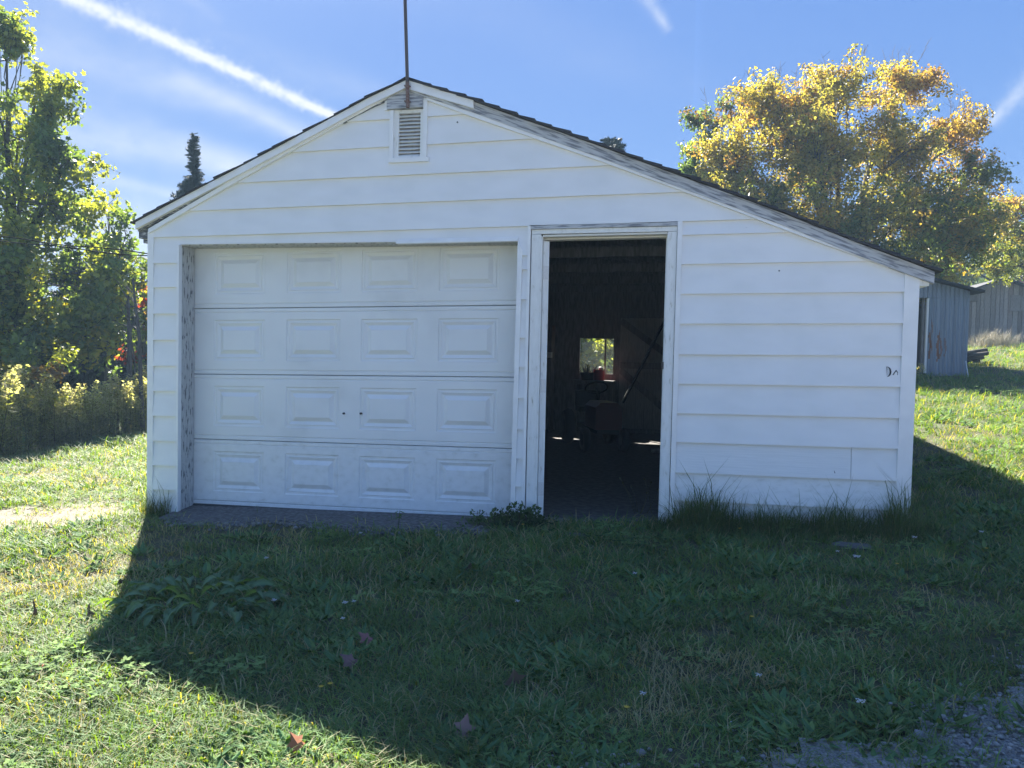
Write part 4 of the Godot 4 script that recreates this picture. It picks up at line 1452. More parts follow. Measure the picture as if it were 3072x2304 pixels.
# ---------------------------------------------------------------- trees and thickets
func build_trees() -> void:
	var W := Color.WHITE
	var green := [Color(0.055, 0.10, 0.022), Color(0.075, 0.125, 0.025), Color(0.10, 0.15, 0.03)]
	var leaves_m: Array = []
	for i in 4:
		leaves_m.append(sprig(50 + i, 15, 0.30, 0.105, true, 0.7, [W, W * 0.8, W * 1.15]))
	var leaves_g: Array = []
	for i in 4:
		leaves_g.append(sprig(60 + i, 19, 0.30, 0.085, false, 1.1, [W, W * 0.8, W * 1.2]))
	var G1 := Color(0.12, 0.19, 0.07)
	var G2 := Color(0.19, 0.27, 0.085)
	var Y := Color(0.42, 0.38, 0.05)
	var YG := Color(0.32, 0.36, 0.08)
	var R := Color(0.24, 0.15, 0.06)
	var RR := Color(0.40, 0.06, 0.05)
	var gpal := [G1, G1, G2, G2, YG, YG]
	var gmix := [G1, G2, G2, YG, YG, Y]
	var gtip := [G2, G1, G2, YG, YG]
	# maple on the left
	var lobes := [
		[Vector3(-14.109, 7.266, -8.228), Vector3(0.69, 0.94, 0.88), 72, gtip], [Vector3(-13.472, 6.598, -8.345), Vector3(0.78, 0.62, 0.88), 68, gtip],
		[Vector3(-14.079, 5.696, -8.481), Vector3(1.38, 1.00, 1.25), 160, gpal], [Vector3(-12.608, 5.153, -8.277), Vector3(0.78, 0.53, 0.75), 68, gpal],
		[Vector3(-13.144, 4.228, -8.121), Vector3(1.38, 0.94, 1.38), 176, gpal], [Vector3(-14.716, 3.649, -7.951), Vector3(1.75, 1.88, 1.62), 208, gpal],
		[Vector3(-12.962, 2.640, -7.587), Vector3(1.75, 1.12, 1.38), 240, gmix], [Vector3(-12.351, 2.802, -8.244), Vector3(1.06, 0.75, 1.00), 136, gmix],
		[Vector3(-12.683, 1.332, -7.086), Vector3(1.62, 0.94, 1.12), 192, gmix], [Vector3(-12.166, 1.740, -8.039), Vector3(1.19, 0.75, 1.00), 136, gmix],
		[Vector3(-14.186, 0.936, -7.246), Vector3(1.25, 1.00, 1.25), 104, gpal]]
	leafy_tree("maple_tree", "tall green maple with yellowing leaves at the left edge of the yard", "", 71, Vector3(-14.449, -0.437, -8.467), Vector3(-14.432, 2.340, -8.579), 0.16, lobes, leaves_m, -0.02, 12, 1.15)
	lobes = [
		[Vector3(-12.517, 4.340, -9.292), Vector3(0.21, 0.38, 0.25), 12, gtip], [Vector3(-12.481, 3.472, -9.266), Vector3(0.47, 0.44, 0.50), 36, gpal],
		[Vector3(-11.987, 3.707, -9.181), Vector3(0.20, 0.35, 0.25), 9, gtip], [Vector3(-12.059, 2.797, -9.129), Vector3(0.53, 0.40, 0.50), 48, gmix], [Vector3(-12.306, 2.135, -9.048), Vector3(0.69, 0.50, 0.62), 68, gmix], [Vector3(-11.864, 3.179, -9.393), Vector3(0.18, 0.25, 0.25), 8, gtip]]
	leafy_tree("maple_sapling", "young maple with a pointed top between the tall maple and the garage", "", 72, Vector3(-12.601, -0.172, -9.302), Vector3(-12.430, 2.401, -9.236), 0.06, lobes, leaves_m, -0.25, 12, 1.1)
	lobes = [[Vector3(-9.584, 0.908, -4.483), Vector3(0.25, 0.18, 0.25), 10, [RR, R, Y, YG]], [Vector3(-9.814, 0.477, -4.415), Vector3(0.35, 0.25, 0.3), 24, [YG, Y, G2]], [Vector3(-9.421, 0.910, -4.622), Vector3(0.25, 0.18, 0.3), 12, [Y, YG, YG]]]
	leafy_tree("red_maple_seedling", "small maple seedling turning red and yellow above the weeds at left", "", 73, Vector3(-9.882, -0.021, -4.790), Vector3(-9.736, 0.541, -4.640), 0.02, lobes, leaves_m, -0.4, 8, 0.7)
	lobes = [[Vector3(-13.059, 2.263, -11.140), Vector3(0.45, 0.5, 0.5), 24, [RR, R, G2, G1]], [Vector3(-11.684, 0.782, -9.340), Vector3(0.4, 0.5, 0.4), 24, [R, YG, RR, G2]], [Vector3(-12.311, 1.564, -10.256), Vector3(0.3, 0.6, 0.4), 40, [R, G2, YG]]]
	leafy_tree("red_leaved_tree", "slim tree with red leaves showing beside the garage's left corner", "", 74, Vector3(-12.364, -0.222, -10.174), Vector3(-12.378, 0.968, -10.217), 0.04, lobes, leaves_m, -0.3, 10, 0.9)
	# bare leaning stems
	for k in 3:
		var a: Vector3 = [Vector3(-9.736, 0.356, -6.889), Vector3(-10.545, 0.161, -7.520), Vector3(-10.743, 0.173, -7.989)][k]
		var e: Vector3 = [Vector3(-10.266, 2.605, -7.268), Vector3(-10.766, 2.292, -7.759), Vector3(-10.996, 1.756, -8.097)][k]
		var t := thing("bare_stem", ["dark leaning bare trunk closest to the garage's left corner", "straight dark bare trunk in the undergrowth left of the garage", "thin leaning bare stem between two darker trunks at left"][k], "tree", a, "bare stems left of the garage")
		var b := MB.new()
		var r: float = [0.042, 0.06, 0.018][k]
		b.tube(PackedVector3Array([Vector3(0, -0.6, 0), (e - a) * 0.5 + Vector3(0.03, 0, 0), e - a]), PackedFloat32Array([r, r * 0.8, r * 0.4]), 7)
		part("trunk", b, M.bark, t)
		b = MB.new()
		for i in 14:
			var p := (e - a) * rng.randf_range(0.3, 0.98)
			b.tube(PackedVector3Array([p, p + Vector3(rng.randf_range(-.4, .4), rng.randf_range(0.0, 0.4), rng.randf_range(-.4, .4))]), PackedFloat32Array([r * 0.3, 0.003]), 3)
		part("branches", b, M.bark, t)
	# golden tree behind the garage
	var O := Color(0.48, 0.34, 0.10)
	var O2 := Color(0.46, 0.27, 0.10)
	var YO := Color(0.50, 0.41, 0.12)
	var GD := Color(0.19, 0.23, 0.075)
	var OL := Color(0.36, 0.34, 0.11)
	var gold := [YO, OL, OL, YO, O, OL, O2, YO]
	var gold2 := [GD, YO, OL, YG, O, YO]
	var low := [GD, OL, G2, YG, GD, O]
	lobes = [
		[Vector3(3.549, 8.104, -16.119), Vector3(1.25, 0.8, 1.2), 364, gold], [Vector3(5.262, 8.487, -16.826), Vector3(1.0, 0.6, 1.1), 236, [O, O2, YO, O]],
		[Vector3(2.013, 7.705, -15.554), Vector3(1.1, 0.75, 1.1), 346, gold], [Vector3(0.991, 6.297, -14.962), Vector3(0.95, 0.85, 1.0), 346, gold],
		[Vector3(2.940, 6.161, -14.677), Vector3(1.7, 1.2, 1.4), 786, gold], [Vector3(4.987, 6.619, -15.871), Vector3(1.3, 1.1, 1.3), 475, gold],
		[Vector3(6.847, 7.240, -17.134), Vector3(0.75, 0.75, 0.9), 199, [O, O2, O, YO]], [Vector3(7.016, 5.956, -16.814), Vector3(0.8, 0.75, 1.0), 199, [O, GD, O2, YO]],
		[Vector3(5.463, 4.897, -15.399), Vector3(1.5, 0.9, 1.3), 493, gold2], [Vector3(3.250, 4.407, -14.268), Vector3(1.9, 1.0, 1.3), 732, gold2],
		[Vector3(1.429, 4.998, -14.292), Vector3(1.2, 0.75, 1.1), 402, gold2], [Vector3(4.417, 3.415, -14.286), Vector3(1.7, 0.75, 1.2), 548, low], [Vector3(6.153, 4.170, -15.525), Vector3(1.2, 0.65, 1.2), 382, low],
		[Vector3(5.442, 3.294, -14.716), Vector3(0.8, 0.45, 0.9), 218, gold2], [Vector3(2.990, 3.316, -14.372), Vector3(1.2, 0.7, 1.2), 272, low], [Vector3(7.248, 4.929, -16.416), Vector3(0.6, 0.6, 0.8), 182, gold2]]
	leafy_tree("golden_tree", "broad tree with golden orange autumn leaves rising behind the garage roof", "", 81, Vector3(3.942, 1.092, -15.115), Vector3(3.703, 3.510, -15.155), 0.2, lobes, leaves_g, -0.38, 12, 1.0, 6)
	# its green neighbour on the left
	lobes = [[Vector3(0.421, 7.677, -16.427), Vector3(0.5, 0.55, 0.6), 50, [G2, G1, R, GD]], [Vector3(0.449, 6.731, -16.396), Vector3(0.7, 0.6, 0.7), 100, [G1, G2, YG]], [Vector3(-0.032, 6.294, -16.066), Vector3(0.5, 0.35, 0.6), 60, [G2, G1, GD]], [Vector3(1.285, 8.139, -16.843), Vector3(0.5, 0.35, 0.5), 36, [G2, R, GD]], [Vector3(0.854, 5.541, -16.441), Vector3(0.9, 0.7, 0.8), 110, [G1, G2]]]
	leafy_tree("green_maple", "dark green maple half hidden behind the left side of the golden tree", "", 82, Vector3(0.996, 0.996, -16.501), Vector3(0.767, 4.559, -16.588), 0.11, lobes, leaves_m, -0.2, 14, 0.95, 3)
	# trees beyond the barn
	lobes = [[Vector3(9.869, 5.476, -21.538), Vector3(1.2, 0.9, 1.2), 200, [O, GD, YO, GD]], [Vector3(10.195, 6.349, -21.645), Vector3(0.8, 0.6, 0.9), 80, [O2, GD, O]], [Vector3(11.268, 5.796, -21.864), Vector3(1.4, 1.3, 1.4), 230, gold2], [Vector3(9.832, 4.334, -20.972), Vector3(1.1, 0.7, 1.1), 170, low]]
	leafy_tree("rusty_tree", "brown and orange leaved tree at the right edge above the barn roof", "", 83, Vector3(11.716, 2.096, -23.872), Vector3(10.863, 4.710, -22.346), 0.15, lobes, leaves_g, -0.16, 20)
	lobes = [[Vector3(13.291, 6.640, -31.581), Vector3(1.3, 1.1, 1.3), 150, [YG, Y, G2]], [Vector3(12.627, 5.756, -32.423), Vector3(1.6, 1.0, 1.4), 160, [G2, G1, YG]], [Vector3(14.832, 5.396, -32.904), Vector3(1.8, 1.1, 1.4), 190, [G1, G2, YG]], [Vector3(11.237, 5.521, -32.102), Vector3(1.8, 1.2, 1.4), 170, [G1, GD, G2]]]
	leafy_tree("yellow_green_tree", "yellow green tree standing behind the old board barn", "", 84, Vector3(14.117, 2.756, -33.667), Vector3(13.654, 4.757, -32.615), 0.16, lobes, leaves_g, -0.2, 14, 1.35)
	# spruces
	var boughs: Array = []
	for i in 3:
		boughs.append(spruce_bough(40 + i))
	var f0: Vector3 = Vector3(-13.700, -0.728, -13.957)
	spruce("tall narrow dark spruce rising behind the left roof slope", "", 91, Vector3(f0.x, ground(f0.x, f0.z), f0.z), Vector3(-14.066, 7.397, -14.191).y - ground(f0.x, f0.z), [[0.0, 0.09], [0.02, 0.15], [0.05, 0.19], [0.13, 0.2], [0.17, 0.28], [0.22, 0.42], [0.3, 0.7], [1.0, 1.7]], boughs, 1.5)
	f0 = Vector3(-2.523, -0.041, -19.568)
	spruce("dark spruce whose bushy tip shows over the middle of the right roof slope", "", 92, Vector3(f0.x, ground(f0.x, f0.z), f0.z), Vector3(-2.768, 8.324, -19.839).y - ground(f0.x, f0.z), [[0.0, 0.22], [0.02, 0.35], [0.05, 0.5], [0.2, 0.9], [1.0, 2.2]], boughs, 1.3)
	var firs := [
		[Vector3(-14.276, -0.493, -11.376), 2.9, 1.4, "dark spruce among the undergrowth, right behind the maple sapling"],
		[Vector3(-14.397, -0.413, -10.223), 4.2, 1.8, "dark spruce standing in the shade behind the tall maple"],
		[Vector3(-16.363, -0.583, -15.417), 3.9, 1.4, "far dark spruce peeking past the garage's left corner"],
		[Vector3(-14.019, -0.398, -11.847), 3.0, 1.5, "low dense spruce left of the red leaved slim tree"],
		[Vector3(-16.009, -0.600, -10.367), 4.4, 2.0, "wide dark spruce behind the trunk of the tall maple"],
		[Vector3(-19.826, -0.929, -12.575), 6.0, 2.2, "large dark spruce at the far left edge of the yard"]]
	for i in firs.size():
		var p: Vector3 = firs[i][0]
		spruce(firs[i][3], "dark spruces behind the left thicket", 93 + i, Vector3(p.x, ground(p.x, p.z), p.z), firs[i][1], [[0.0, 0.1], [1.0, firs[i][2]]], boughs, 1.1)
	# the wood that closes the view on all sides behind the yard
	var wh: Array = []
	var wc := PackedColorArray()
	var wr := RandomNumberGenerator.new()
	wr.seed = 611
	for i in 110:
		var a := lerpf(-1.25, 1.0, (i + wr.randf()) / 110.0)
		var d := wr.randf_range(42.0, 60.0)
		var base := Vector3(sin(a) * d, 0, -cos(a) * d + 5.0)
		base.y = ground(base.x, base.z)
		var h := wr.randf_range(3.6, 6.2) * (1.0 if a < 0.0 else 0.8)
		var leafy := wr.randf() < 0.35
		var hue: Color = [Color(1, 1, 1), Color(1.5, 1.5, 1.2), Color(0.8, 0.9, 0.9)][i % 3] if not leafy else [Color(7, 3.5, 1.8), Color(8, 6.5, 2.2), Color(4, 5, 2.0), Color(9, 2.2, 1.8)][i % 4]
		for j in 46:
			var u := wr.randf()
			var w := (1.0 - u) * 1.5 + 0.25 if not leafy else 1.5 * sqrt(maxf(0.05, 1.0 - pow(u * 2.0 - 1.0, 2.0)))
			var b := wr.randf() * TAU
			wh.append(Transform3D(facing(Vector3(cos(b), wr.randf_range(-0.1, 0.6), sin(b)), wr, w * wr.randf_range(0.7, 1.2)), base + Vector3(0, h * (0.06 + 0.9 * u), 0)))
			wc.append(hue * wr.randf_range(0.7, 1.4))
	var woods := many("far_woods", boughs[0], wh, wc, self)
	tag(woods, "distant mixed wood of spruces and turning trees behind the yard", "woods", "", "stuff")
	# bushes seen through the back window
	lobes = [[Vector3(-2.790, 1.610, -15.470), Vector3(1.0, 0.9, 0.9), 130, [G1, G2, YG]], [Vector3(-2.110, 0.946, -14.571), Vector3(0.9, 0.6, 0.8), 110, [Y, YG, G2]], [Vector3(-1.991, 1.691, -15.653), Vector3(0.9, 0.9, 0.9), 110, [G1, G2, YG]], [Vector3(-3.065, 0.918, -14.869), Vector3(0.9, 0.6, 0.8), 90, [YG, G2, Y]], [Vector3(-2.553, 2.228, -16.573), Vector3(1.4, 0.7, 0.9), 120, [G1, G2]]]
	leafy_tree("leafy_bush", "yellow green bush seen through the garage's back window", "", 85, Vector3(-2.432, -0.086, -15.485), Vector3(-2.462, 0.923, -15.517), 0.05, lobes, leaves_m, -0.3, 12, 1.1)
	# goldenrod and asters along the left edge of the lawn
	var stalks: Array = []
	for k in 5:
		var r := RandomNumberGenerator.new()
		r.seed = 300 + k
		var b := MB.new()
		var h := 1.0
		b.col = Color(0.10, 0.10, 0.045)
		var top := Vector3(r.randf_range(-.14, .14), h, r.randf_range(-.14, .14))
		b.tube(PackedVector3Array([Vector3.ZERO, top * 0.5 + Vector3(0.02, 0, 0), top]), PackedFloat32Array([0.005, 0.004, 0.002]), 3)
		for i in 34:
			var u := r.randf_range(0.05, 0.97)
			var a := r.randf() * TAU
			var d := Vector3(cos(a), r.randf_range(-0.2, 0.7), sin(a)).normalized()
			b.col = [Color(0.26, 0.32, 0.11), Color(0.36, 0.38, 0.16), Color(0.20, 0.25, 0.09), Color(0.42, 0.40, 0.21)][r.randi() % 4]
			var x := d.cross(Vector3.UP).normalized()
			leaf(b, Transform3D(Basis(x, d, x.cross(d)), top * u), r.randf_range(0.07, 0.14), 0.03, false)
		if k != 2:
			for i in 46:
				var u := r.randf_range(0.74, 1.06)
				var a := r.randf() * TAU
				var p := top * u + Vector3(cos(a), 0.1, sin(a)) * r.randf_range(0.0, 0.15) * (1.25 - u)*2.0
				b.col = [Color(0.52, 0.50, 0.34), Color(0.60, 0.57, 0.46), Color(0.46, 0.46, 0.22), Color(0.56, 0.50, 0.46)][(r.randi() + k) % 4]
				var e := Vector3(r.randf_range(-1, 1), r.randf_range(-0.5, 1), r.randf_range(-1, 1)).normalized() * 0.028
				b.tri(p - e, p + Vector3(e.z, e.x, -e.y), p + e)
		stalks.append(b.mesh(M.stalk))
	var rows: Array = [[], [], [], [], []]
	var cols: Array = [PackedColorArray(), PackedColorArray(), PackedColorArray(), PackedColorArray(), PackedColorArray()]
	var edge := [Vector3(-8.689, -0.256, -1.306), Vector3(-9.183, -0.278, -3.318), Vector3(-9.374, -0.287, -4.305), Vector3(-9.540, -0.294, -5.426), Vector3(-9.962, -0.313, -7.346)]
	var bushy := noise(0.8, 2, 410)
	for i in 680:
		var u := rng.randf() * 3.999
		var j := int(u)
		var p: Vector3 = edge[j].lerp(edge[j + 1], u - j)
		var back := rng.randf_range(0.0, 1.0)
		p += Vector3(-0.25, 0, -0.97) * (back * 1.9 + 0.15) + Vector3(rng.randf_range(-0.2, 0.2), 0, rng.randf_range(-0.15, 0.15))
		p.y = ground(p.x, p.z) - 0.02
		var k := rng.randi() % 5
		if back < 0.22: k = 2 if rng.randf() < 0.5 else k
		var hs := (0.5 + 0.4 * minf(1.0, back * 1.6)) * rng.randf_range(0.65, 1.3) * (1.0 + 0.45 * bushy.get_noise_2d(p.x, p.z))
		rows[k].append(Transform3D(Basis(Vector3.UP, rng.randf() * TAU) * Basis.from_scale(Vector3(hs * 1.1, hs * 0.95, hs * 1.1)), p))
		cols[k].append(Color(1, 1, 1) * rng.randf_range(0.65, 1.15))
	var T := thing("goldenrod_thicket", "thicket of faded goldenrod and pale asters along the left lawn edge", "weeds")
	T.set_meta("kind", "stuff")
	for k in 5:
		many("stalks", stalks[k], rows[k], cols[k], T).set_meta("kind", "stuff")
	# aster by the right corner and dry grass in front of the barn
	var t := thing("aster_plant", "pale aster in seed growing by the garage's right back corner", "plant", Vector3(4.121, 0.861, -9.660))
	many("stalks", stalks[3], [Transform3D(Basis.from_scale(Vector3(0.5, 0.42, 0.5)), Vector3.ZERO), Transform3D(Basis(Vector3.UP, 2.0) * Basis.from_scale(Vector3(0.5, 0.3, 0.5)), Vector3(-0.1, 0, 0.08)), Transform3D(Basis(Vector3.UP, 4.0) * Basis.from_scale(Vector3(0.45, 0.38, 0.45)), Vector3(0.09, 0, 0.05))], PackedColorArray([W, W, W]), t).set_meta("kind", "stuff")
	var straw := clump(400, 26, 0.75, 0.14, 0.008, 0.35, [Color(0.40, 0.36, 0.27), Color(0.46, 0.42, 0.33), Color(0.30, 0.28, 0.19)])
	straw.surface_set_material(0, M.dead)
	rows = [[]]
	var sc := PackedColorArray()
	for i in 60:
		var p: Vector3 = Vector3(9.985, 1.665, -23.057) + Vector3(rng.randfn() * 0.3, 0, rng.randfn() * 0.3)
		p.y = ground(p.x, p.z)
		rows[0].append(Transform3D(Basis(Vector3.UP, rng.randf() * TAU) * Basis.from_scale(Vector3.ONE * rng.randf_range(0.6, 1.15)), p))
		sc.append(Color(1, 1, 1) * rng.randf_range(0.8, 1.1))
	var s := many("dry_grass", straw, rows[0], sc, self)
	tag(s, "clump of tall straw coloured grass in front of the old barn", "grass", "", "stuff")


# ---------------------------------------------------------------- lawn
func build_lawn() -> void:
	var g0 := Color(0.10, 0.19, 0.085)
	var g1 := Color(0.14, 0.24, 0.09)
	var g2 := Color(0.19, 0.29, 0.095)
	var st := Color(0.38, 0.35, 0.22)
	var y1 := Color(0.24, 0.26, 0.07)
	var kinds := [clump(1, 10, 0.043, 0.035, 0.0036, 1.3, [g0, g1, g1, g2]), clump(2, 10, 0.040, 0.035, 0.0036, 1.7, [g0, g1, g2, y1]), clump(3, 9, 0.040, 0.04, 0.0034, 1.6, [g1, y1, st, g2, g0]), clump(4, 8, 0.062, 0.03, 0.0036, 1.0, [g0, g1, g2])]
	# low broad leaved weeds: clover and plantain rosettes
	var weed := MB.new()
	var r := RandomNumberGenerator.new()
	r.seed = 9
	for i in 11:
		var a := r.randf() * TAU
		var d := Vector3(cos(a), r.randf_range(0.15, 0.8), sin(a)).normalized()
		weed.col = [g0, g1, Color(0.06, 0.11, 0.035), g2][r.randi() % 4]
		var x := d.cross(Vector3.UP).normalized()
		leaf(weed, Transform3D(Basis(x, d, x.cross(d)), Vector3(cos(a), 0.3, sin(a)) * 0.02), r.randf_range(0.035, 0.075), r.randf_range(0.02, 0.034), false, 0.4)
	kinds.append(weed.mesh(M.weed))
	var clover := MB.new()
	for i in 9:
		var p := Vector3(r.randf_range(-0.05, 0.05), r.randf_range(0.02, 0.05), r.randf_range(-0.05, 0.05))
		clover.col = [g1, Color(0.055, 0.105, 0.04), g2][r.randi() % 3]
		for k in 3:
			var a := TAU * k / 3.0 + r.randf()
			var d := Vector3(cos(a), r.randf_range(-0.1, 0.35), sin(a)).normalized()
			var x := d.cross(Vector3.UP).normalized()
			leaf(clover, Transform3D(Basis(x, d, x.cross(d)), p), 0.016, 0.016, false, 0.3)
	kinds.append(clover.mesh(M.weed))
	var where: Array = []
	var cols: Array = []
	for k in kinds.size():
		where.append([])
		cols.append(PackedColorArray())
	var tone := noise(0.35, 3, 401)
	var fine := noise(1.6, 2, 402)
	var wild := noise(0.9, 2, 403)
	var cell := 0.4
	for ci in range(-40, 60):
		for cj in range(-85, 14):
			var cx := ci * cell
			var cz := cj * cell
			var rel := Vector2(cx - EYE.x, cz - EYE.z)
			var dist := rel.length()
			if dist > 33.0 or dist < 1.1:
				continue
			var off := absf(LOOK.angle_to(rel))
			if off > 0.78 and dist > 2.0:
				continue
			if under_garage(cx, cz) and under_garage(cx + cell, cz + cell):
				continue
			var hidden := cz < -0.3 and absf(rel.angle_to(Vector2(-1.35, -EYE.z))) < 0.46 and cz < -7.0
			var gap := clampf(0.0078 * dist, 0.023, 0.18) * (1.8 if hidden or off > 0.66 else 1.0)
			var n := int(pow(cell / gap, 2))
			var size := pow(gap / 0.023, 0.5)
			for i in n:
				var x := cx + rng.randf() * cell
				var z := cz + rng.randf() * cell
				if under_garage(x, z):
					continue
				var dd := drive_depth(x, z)
				if dd > 0.0 and rng.randf() > 0.55 * exp(-dd * 3.2):
					continue
				if dd > -0.3 and dd <= 0.0 and rng.randf() < 0.3:
					continue
				if on_apron(x, z) and rng.randf() > (0.02 if z < 0.18 else 0.10):
					continue
				var k := rng.randi() % 4
				var wv := wild.get_noise_2d(x, z)
				if wv > 0.16 and rng.randf() < (0.12 if dist < 7.0 else 0.04):
					k = 4
				elif wv < -0.3 and rng.randf() < 0.1:
					k = 5
				var tn := tone.get_noise_2d(x, z) + 0.35 * fine.get_noise_2d(x, z)
				var q := Color(1, 1, 1) * (1.0 + 0.35 * fine.get_noise_2d(x + 40.0, z))
				# dry worn strip beside the garage and paler tufts on the rise at right
				var dry := clampf(tn * 1.7 - 0.12, 0.0, 1.0)
				var worn := track(x, z)
				if worn > 0.2 and rng.randf() < worn * 0.62:
					continue
				dry = maxf(dry, worn * 0.9)
				if dry > 0.0:
					q = q.lerp(Color(1.8, 1.5, 1.45), dry * (0.5 if x < -4.2 else 0.2))
					if dry > 0.7 and k < 4: k = 2
				var s := size * rng.randf_range(0.7, 1.3) * (1.0 - 0.35 * dry) * (1.0 + 0.5 * clampf(tone.get_noise_2d(x + 90.0, z + 20.0), 0.0, 1.0))
				where[k].append(Transform3D(Basis(Vector3.UP, rng.randf() * TAU) * Basis.from_scale(Vector3(s, s * rng.randf_range(0.8, 1.2), s)), Vector3(x, ground(x, z) + 0.004, z)))
				cols[k].append(q)
	var L := thing("lawn_grass", "uneven unmown lawn of grass, clover and low weeds around the garage", "grass")
	L.set_meta("kind", "stuff")
	for k in kinds.size():
		many("grass_tufts", kinds[k], where[k], cols[k], L).set_meta("kind", "stuff")

	# tall grass along the foot of the wall
	var tall := clump(11, 12, 0.46, 0.05, 0.0046, 0.5, [Color(0.06, 0.10, 0.04), Color(0.08, 0.13, 0.045), Color(0.11, 0.16, 0.055), Color(0.20, 0.19, 0.11)])
	var lean := clump(12, 10, 0.34, 0.06, 0.0044, 0.8, [Color(0.06, 0.10, 0.04), Color(0.08, 0.13, 0.045)])
	var w: Array = [[], []]
	var c: Array = [PackedColorArray(), PackedColorArray()]
	var rag := noise(2.2, 2, 404)
	for i in 760:
		var x := rng.randf_range(-0.16, 1.58)
		var z := 0.04 + absf(rng.randfn()) * 0.14
		var k := 0 if rng.randf() < 0.6 else 1
		var s := rng.randf_range(0.3, 1.0) * (1.0 - minf(0.8, z * 1.2)) * (0.85 + 0.8 * rag.get_noise_2d(x, z)) * (0.55 if x < -0.02 or x > 1.46 else 1.0)
		if s < 0.12: continue
		w[k].append(Transform3D(Basis(Vector3(rng.randf_range(-1, 1), 0, rng.randf_range(-1, 1)).normalized(), rng.randf_range(0.0, 0.3)) * Basis(Vector3.UP, rng.randf() * TAU) * Basis.from_scale(Vector3(maxf(s, 0.7), s, maxf(s, 0.7))), Vector3(x, ground(x, z), z)))
		c[k].append(Color(1, 1, 1) * rng.randf_range(0.8, 1.7))
	var T := thing("wall_grass", "tall dark grass along the foot of the right wall", "grass")
	T.set_meta("kind", "stuff")
	for k in 2:
		many("grass_tufts", tall if k == 0 else lean, w[k], c[k], T).set_meta("kind", "stuff")
	w = []
	var cc := PackedColorArray()
	for i in 26:
		var p := Vector3(rng.randf_range(-4.24, -4.0), 0, rng.randf_range(0.04, 0.14))
		p.y = ground(p.x, p.z)
		w.append(Transform3D(Basis(Vector3.UP, rng.randf() * TAU) * Basis.from_scale(Vector3.ONE * rng.randf_range(0.3, 0.75)), p))
		cc.append(Color(1, 1, 1) * rng.randf_range(0.8, 1.3))
	var o := many("corner_tuft", tall, w, cc, self)
	tag(o, "tuft of long grass at the foot of the garage's left corner", "grass", "", "stuff")
	# bushy weeds at the foot of the post between the doors
	var bush := sprig(77, 26, 0.22, 0.05, true, 0.4, [Color(0.07, 0.12, 0.05), Color(0.09, 0.15, 0.06), Color(0.06, 0.10, 0.045)])
	w = []
	cc = PackedColorArray()
	for i in 60:
		var p := Vector3(-1.13 + rng.randfn() * 0.17, 0, 0.08 + absf(rng.randfn()) * 0.09)
		p.y = ground(p.x, p.z)
		w.append(Transform3D(facing(Vector3(rng.randf_range(-.5, .5), 1, rng.randf_range(-.1, .5)), rng, rng.randf_range(0.3, 0.75) * (1.0 - minf(0.6, absf(p.x + 1.13)))), p))
		cc.append(Color(1, 1, 1) * rng.randf_range(0.8, 1.3))
	o = many("post_weeds", bush, w, cc, self)
	tag(o, "dark bushy weeds at the post between the two doors", "weeds", "", "stuff")
	# thin dry stalks at the right jamb
	var t := thing("seed_stalks", "thin dry seed stalks in front of the open doorway's right jamb", "plant", Vector3(-0.269, 0.123, -0.431))
	var b := MB.new()
	b.col = Color(0.10, 0.10, 0.06)
	for i in 7:
		var a := Vector3(rng.randf_range(-.1, .1), 0, rng.randf_range(-.05, .05))
		var e := a + Vector3(rng.randf_range(-.12, .12), rng.randf_range(0.12, 0.33), rng.randf_range(-.05, .05))
		b.tube(PackedVector3Array([a, a.lerp(e, 0.5) + Vector3(0.01, 0.01, 0), e]), PackedFloat32Array([0.0025, 0.002, 0.0015]), 4)
		b.ball(e, Vector3(0.008, 0.010, 0.008), 4, 6)
	part("stalks", b, M.grass, t)


# ---------------------------------------------------------------- stones, leaves, flowers
func pebble(seed_: int, flat_: float) -> ArrayMesh:
	var r := RandomNumberGenerator.new()
	r.seed = seed_
	var b := MB.new()
	b.ball(Vector3.ZERO, Vector3(1, flat_, 0.8), 5, 7)
	var moved := {}
	for i in b.v.size():
		var key := b.v[i].snapped(Vector3.ONE * 0.01)
		if not moved.has(key):
			moved[key] = r.randf_range(0.72, 1.15)
		b.v[i] = b.v[i] * moved[key]
	return b.mesh(M.stone)


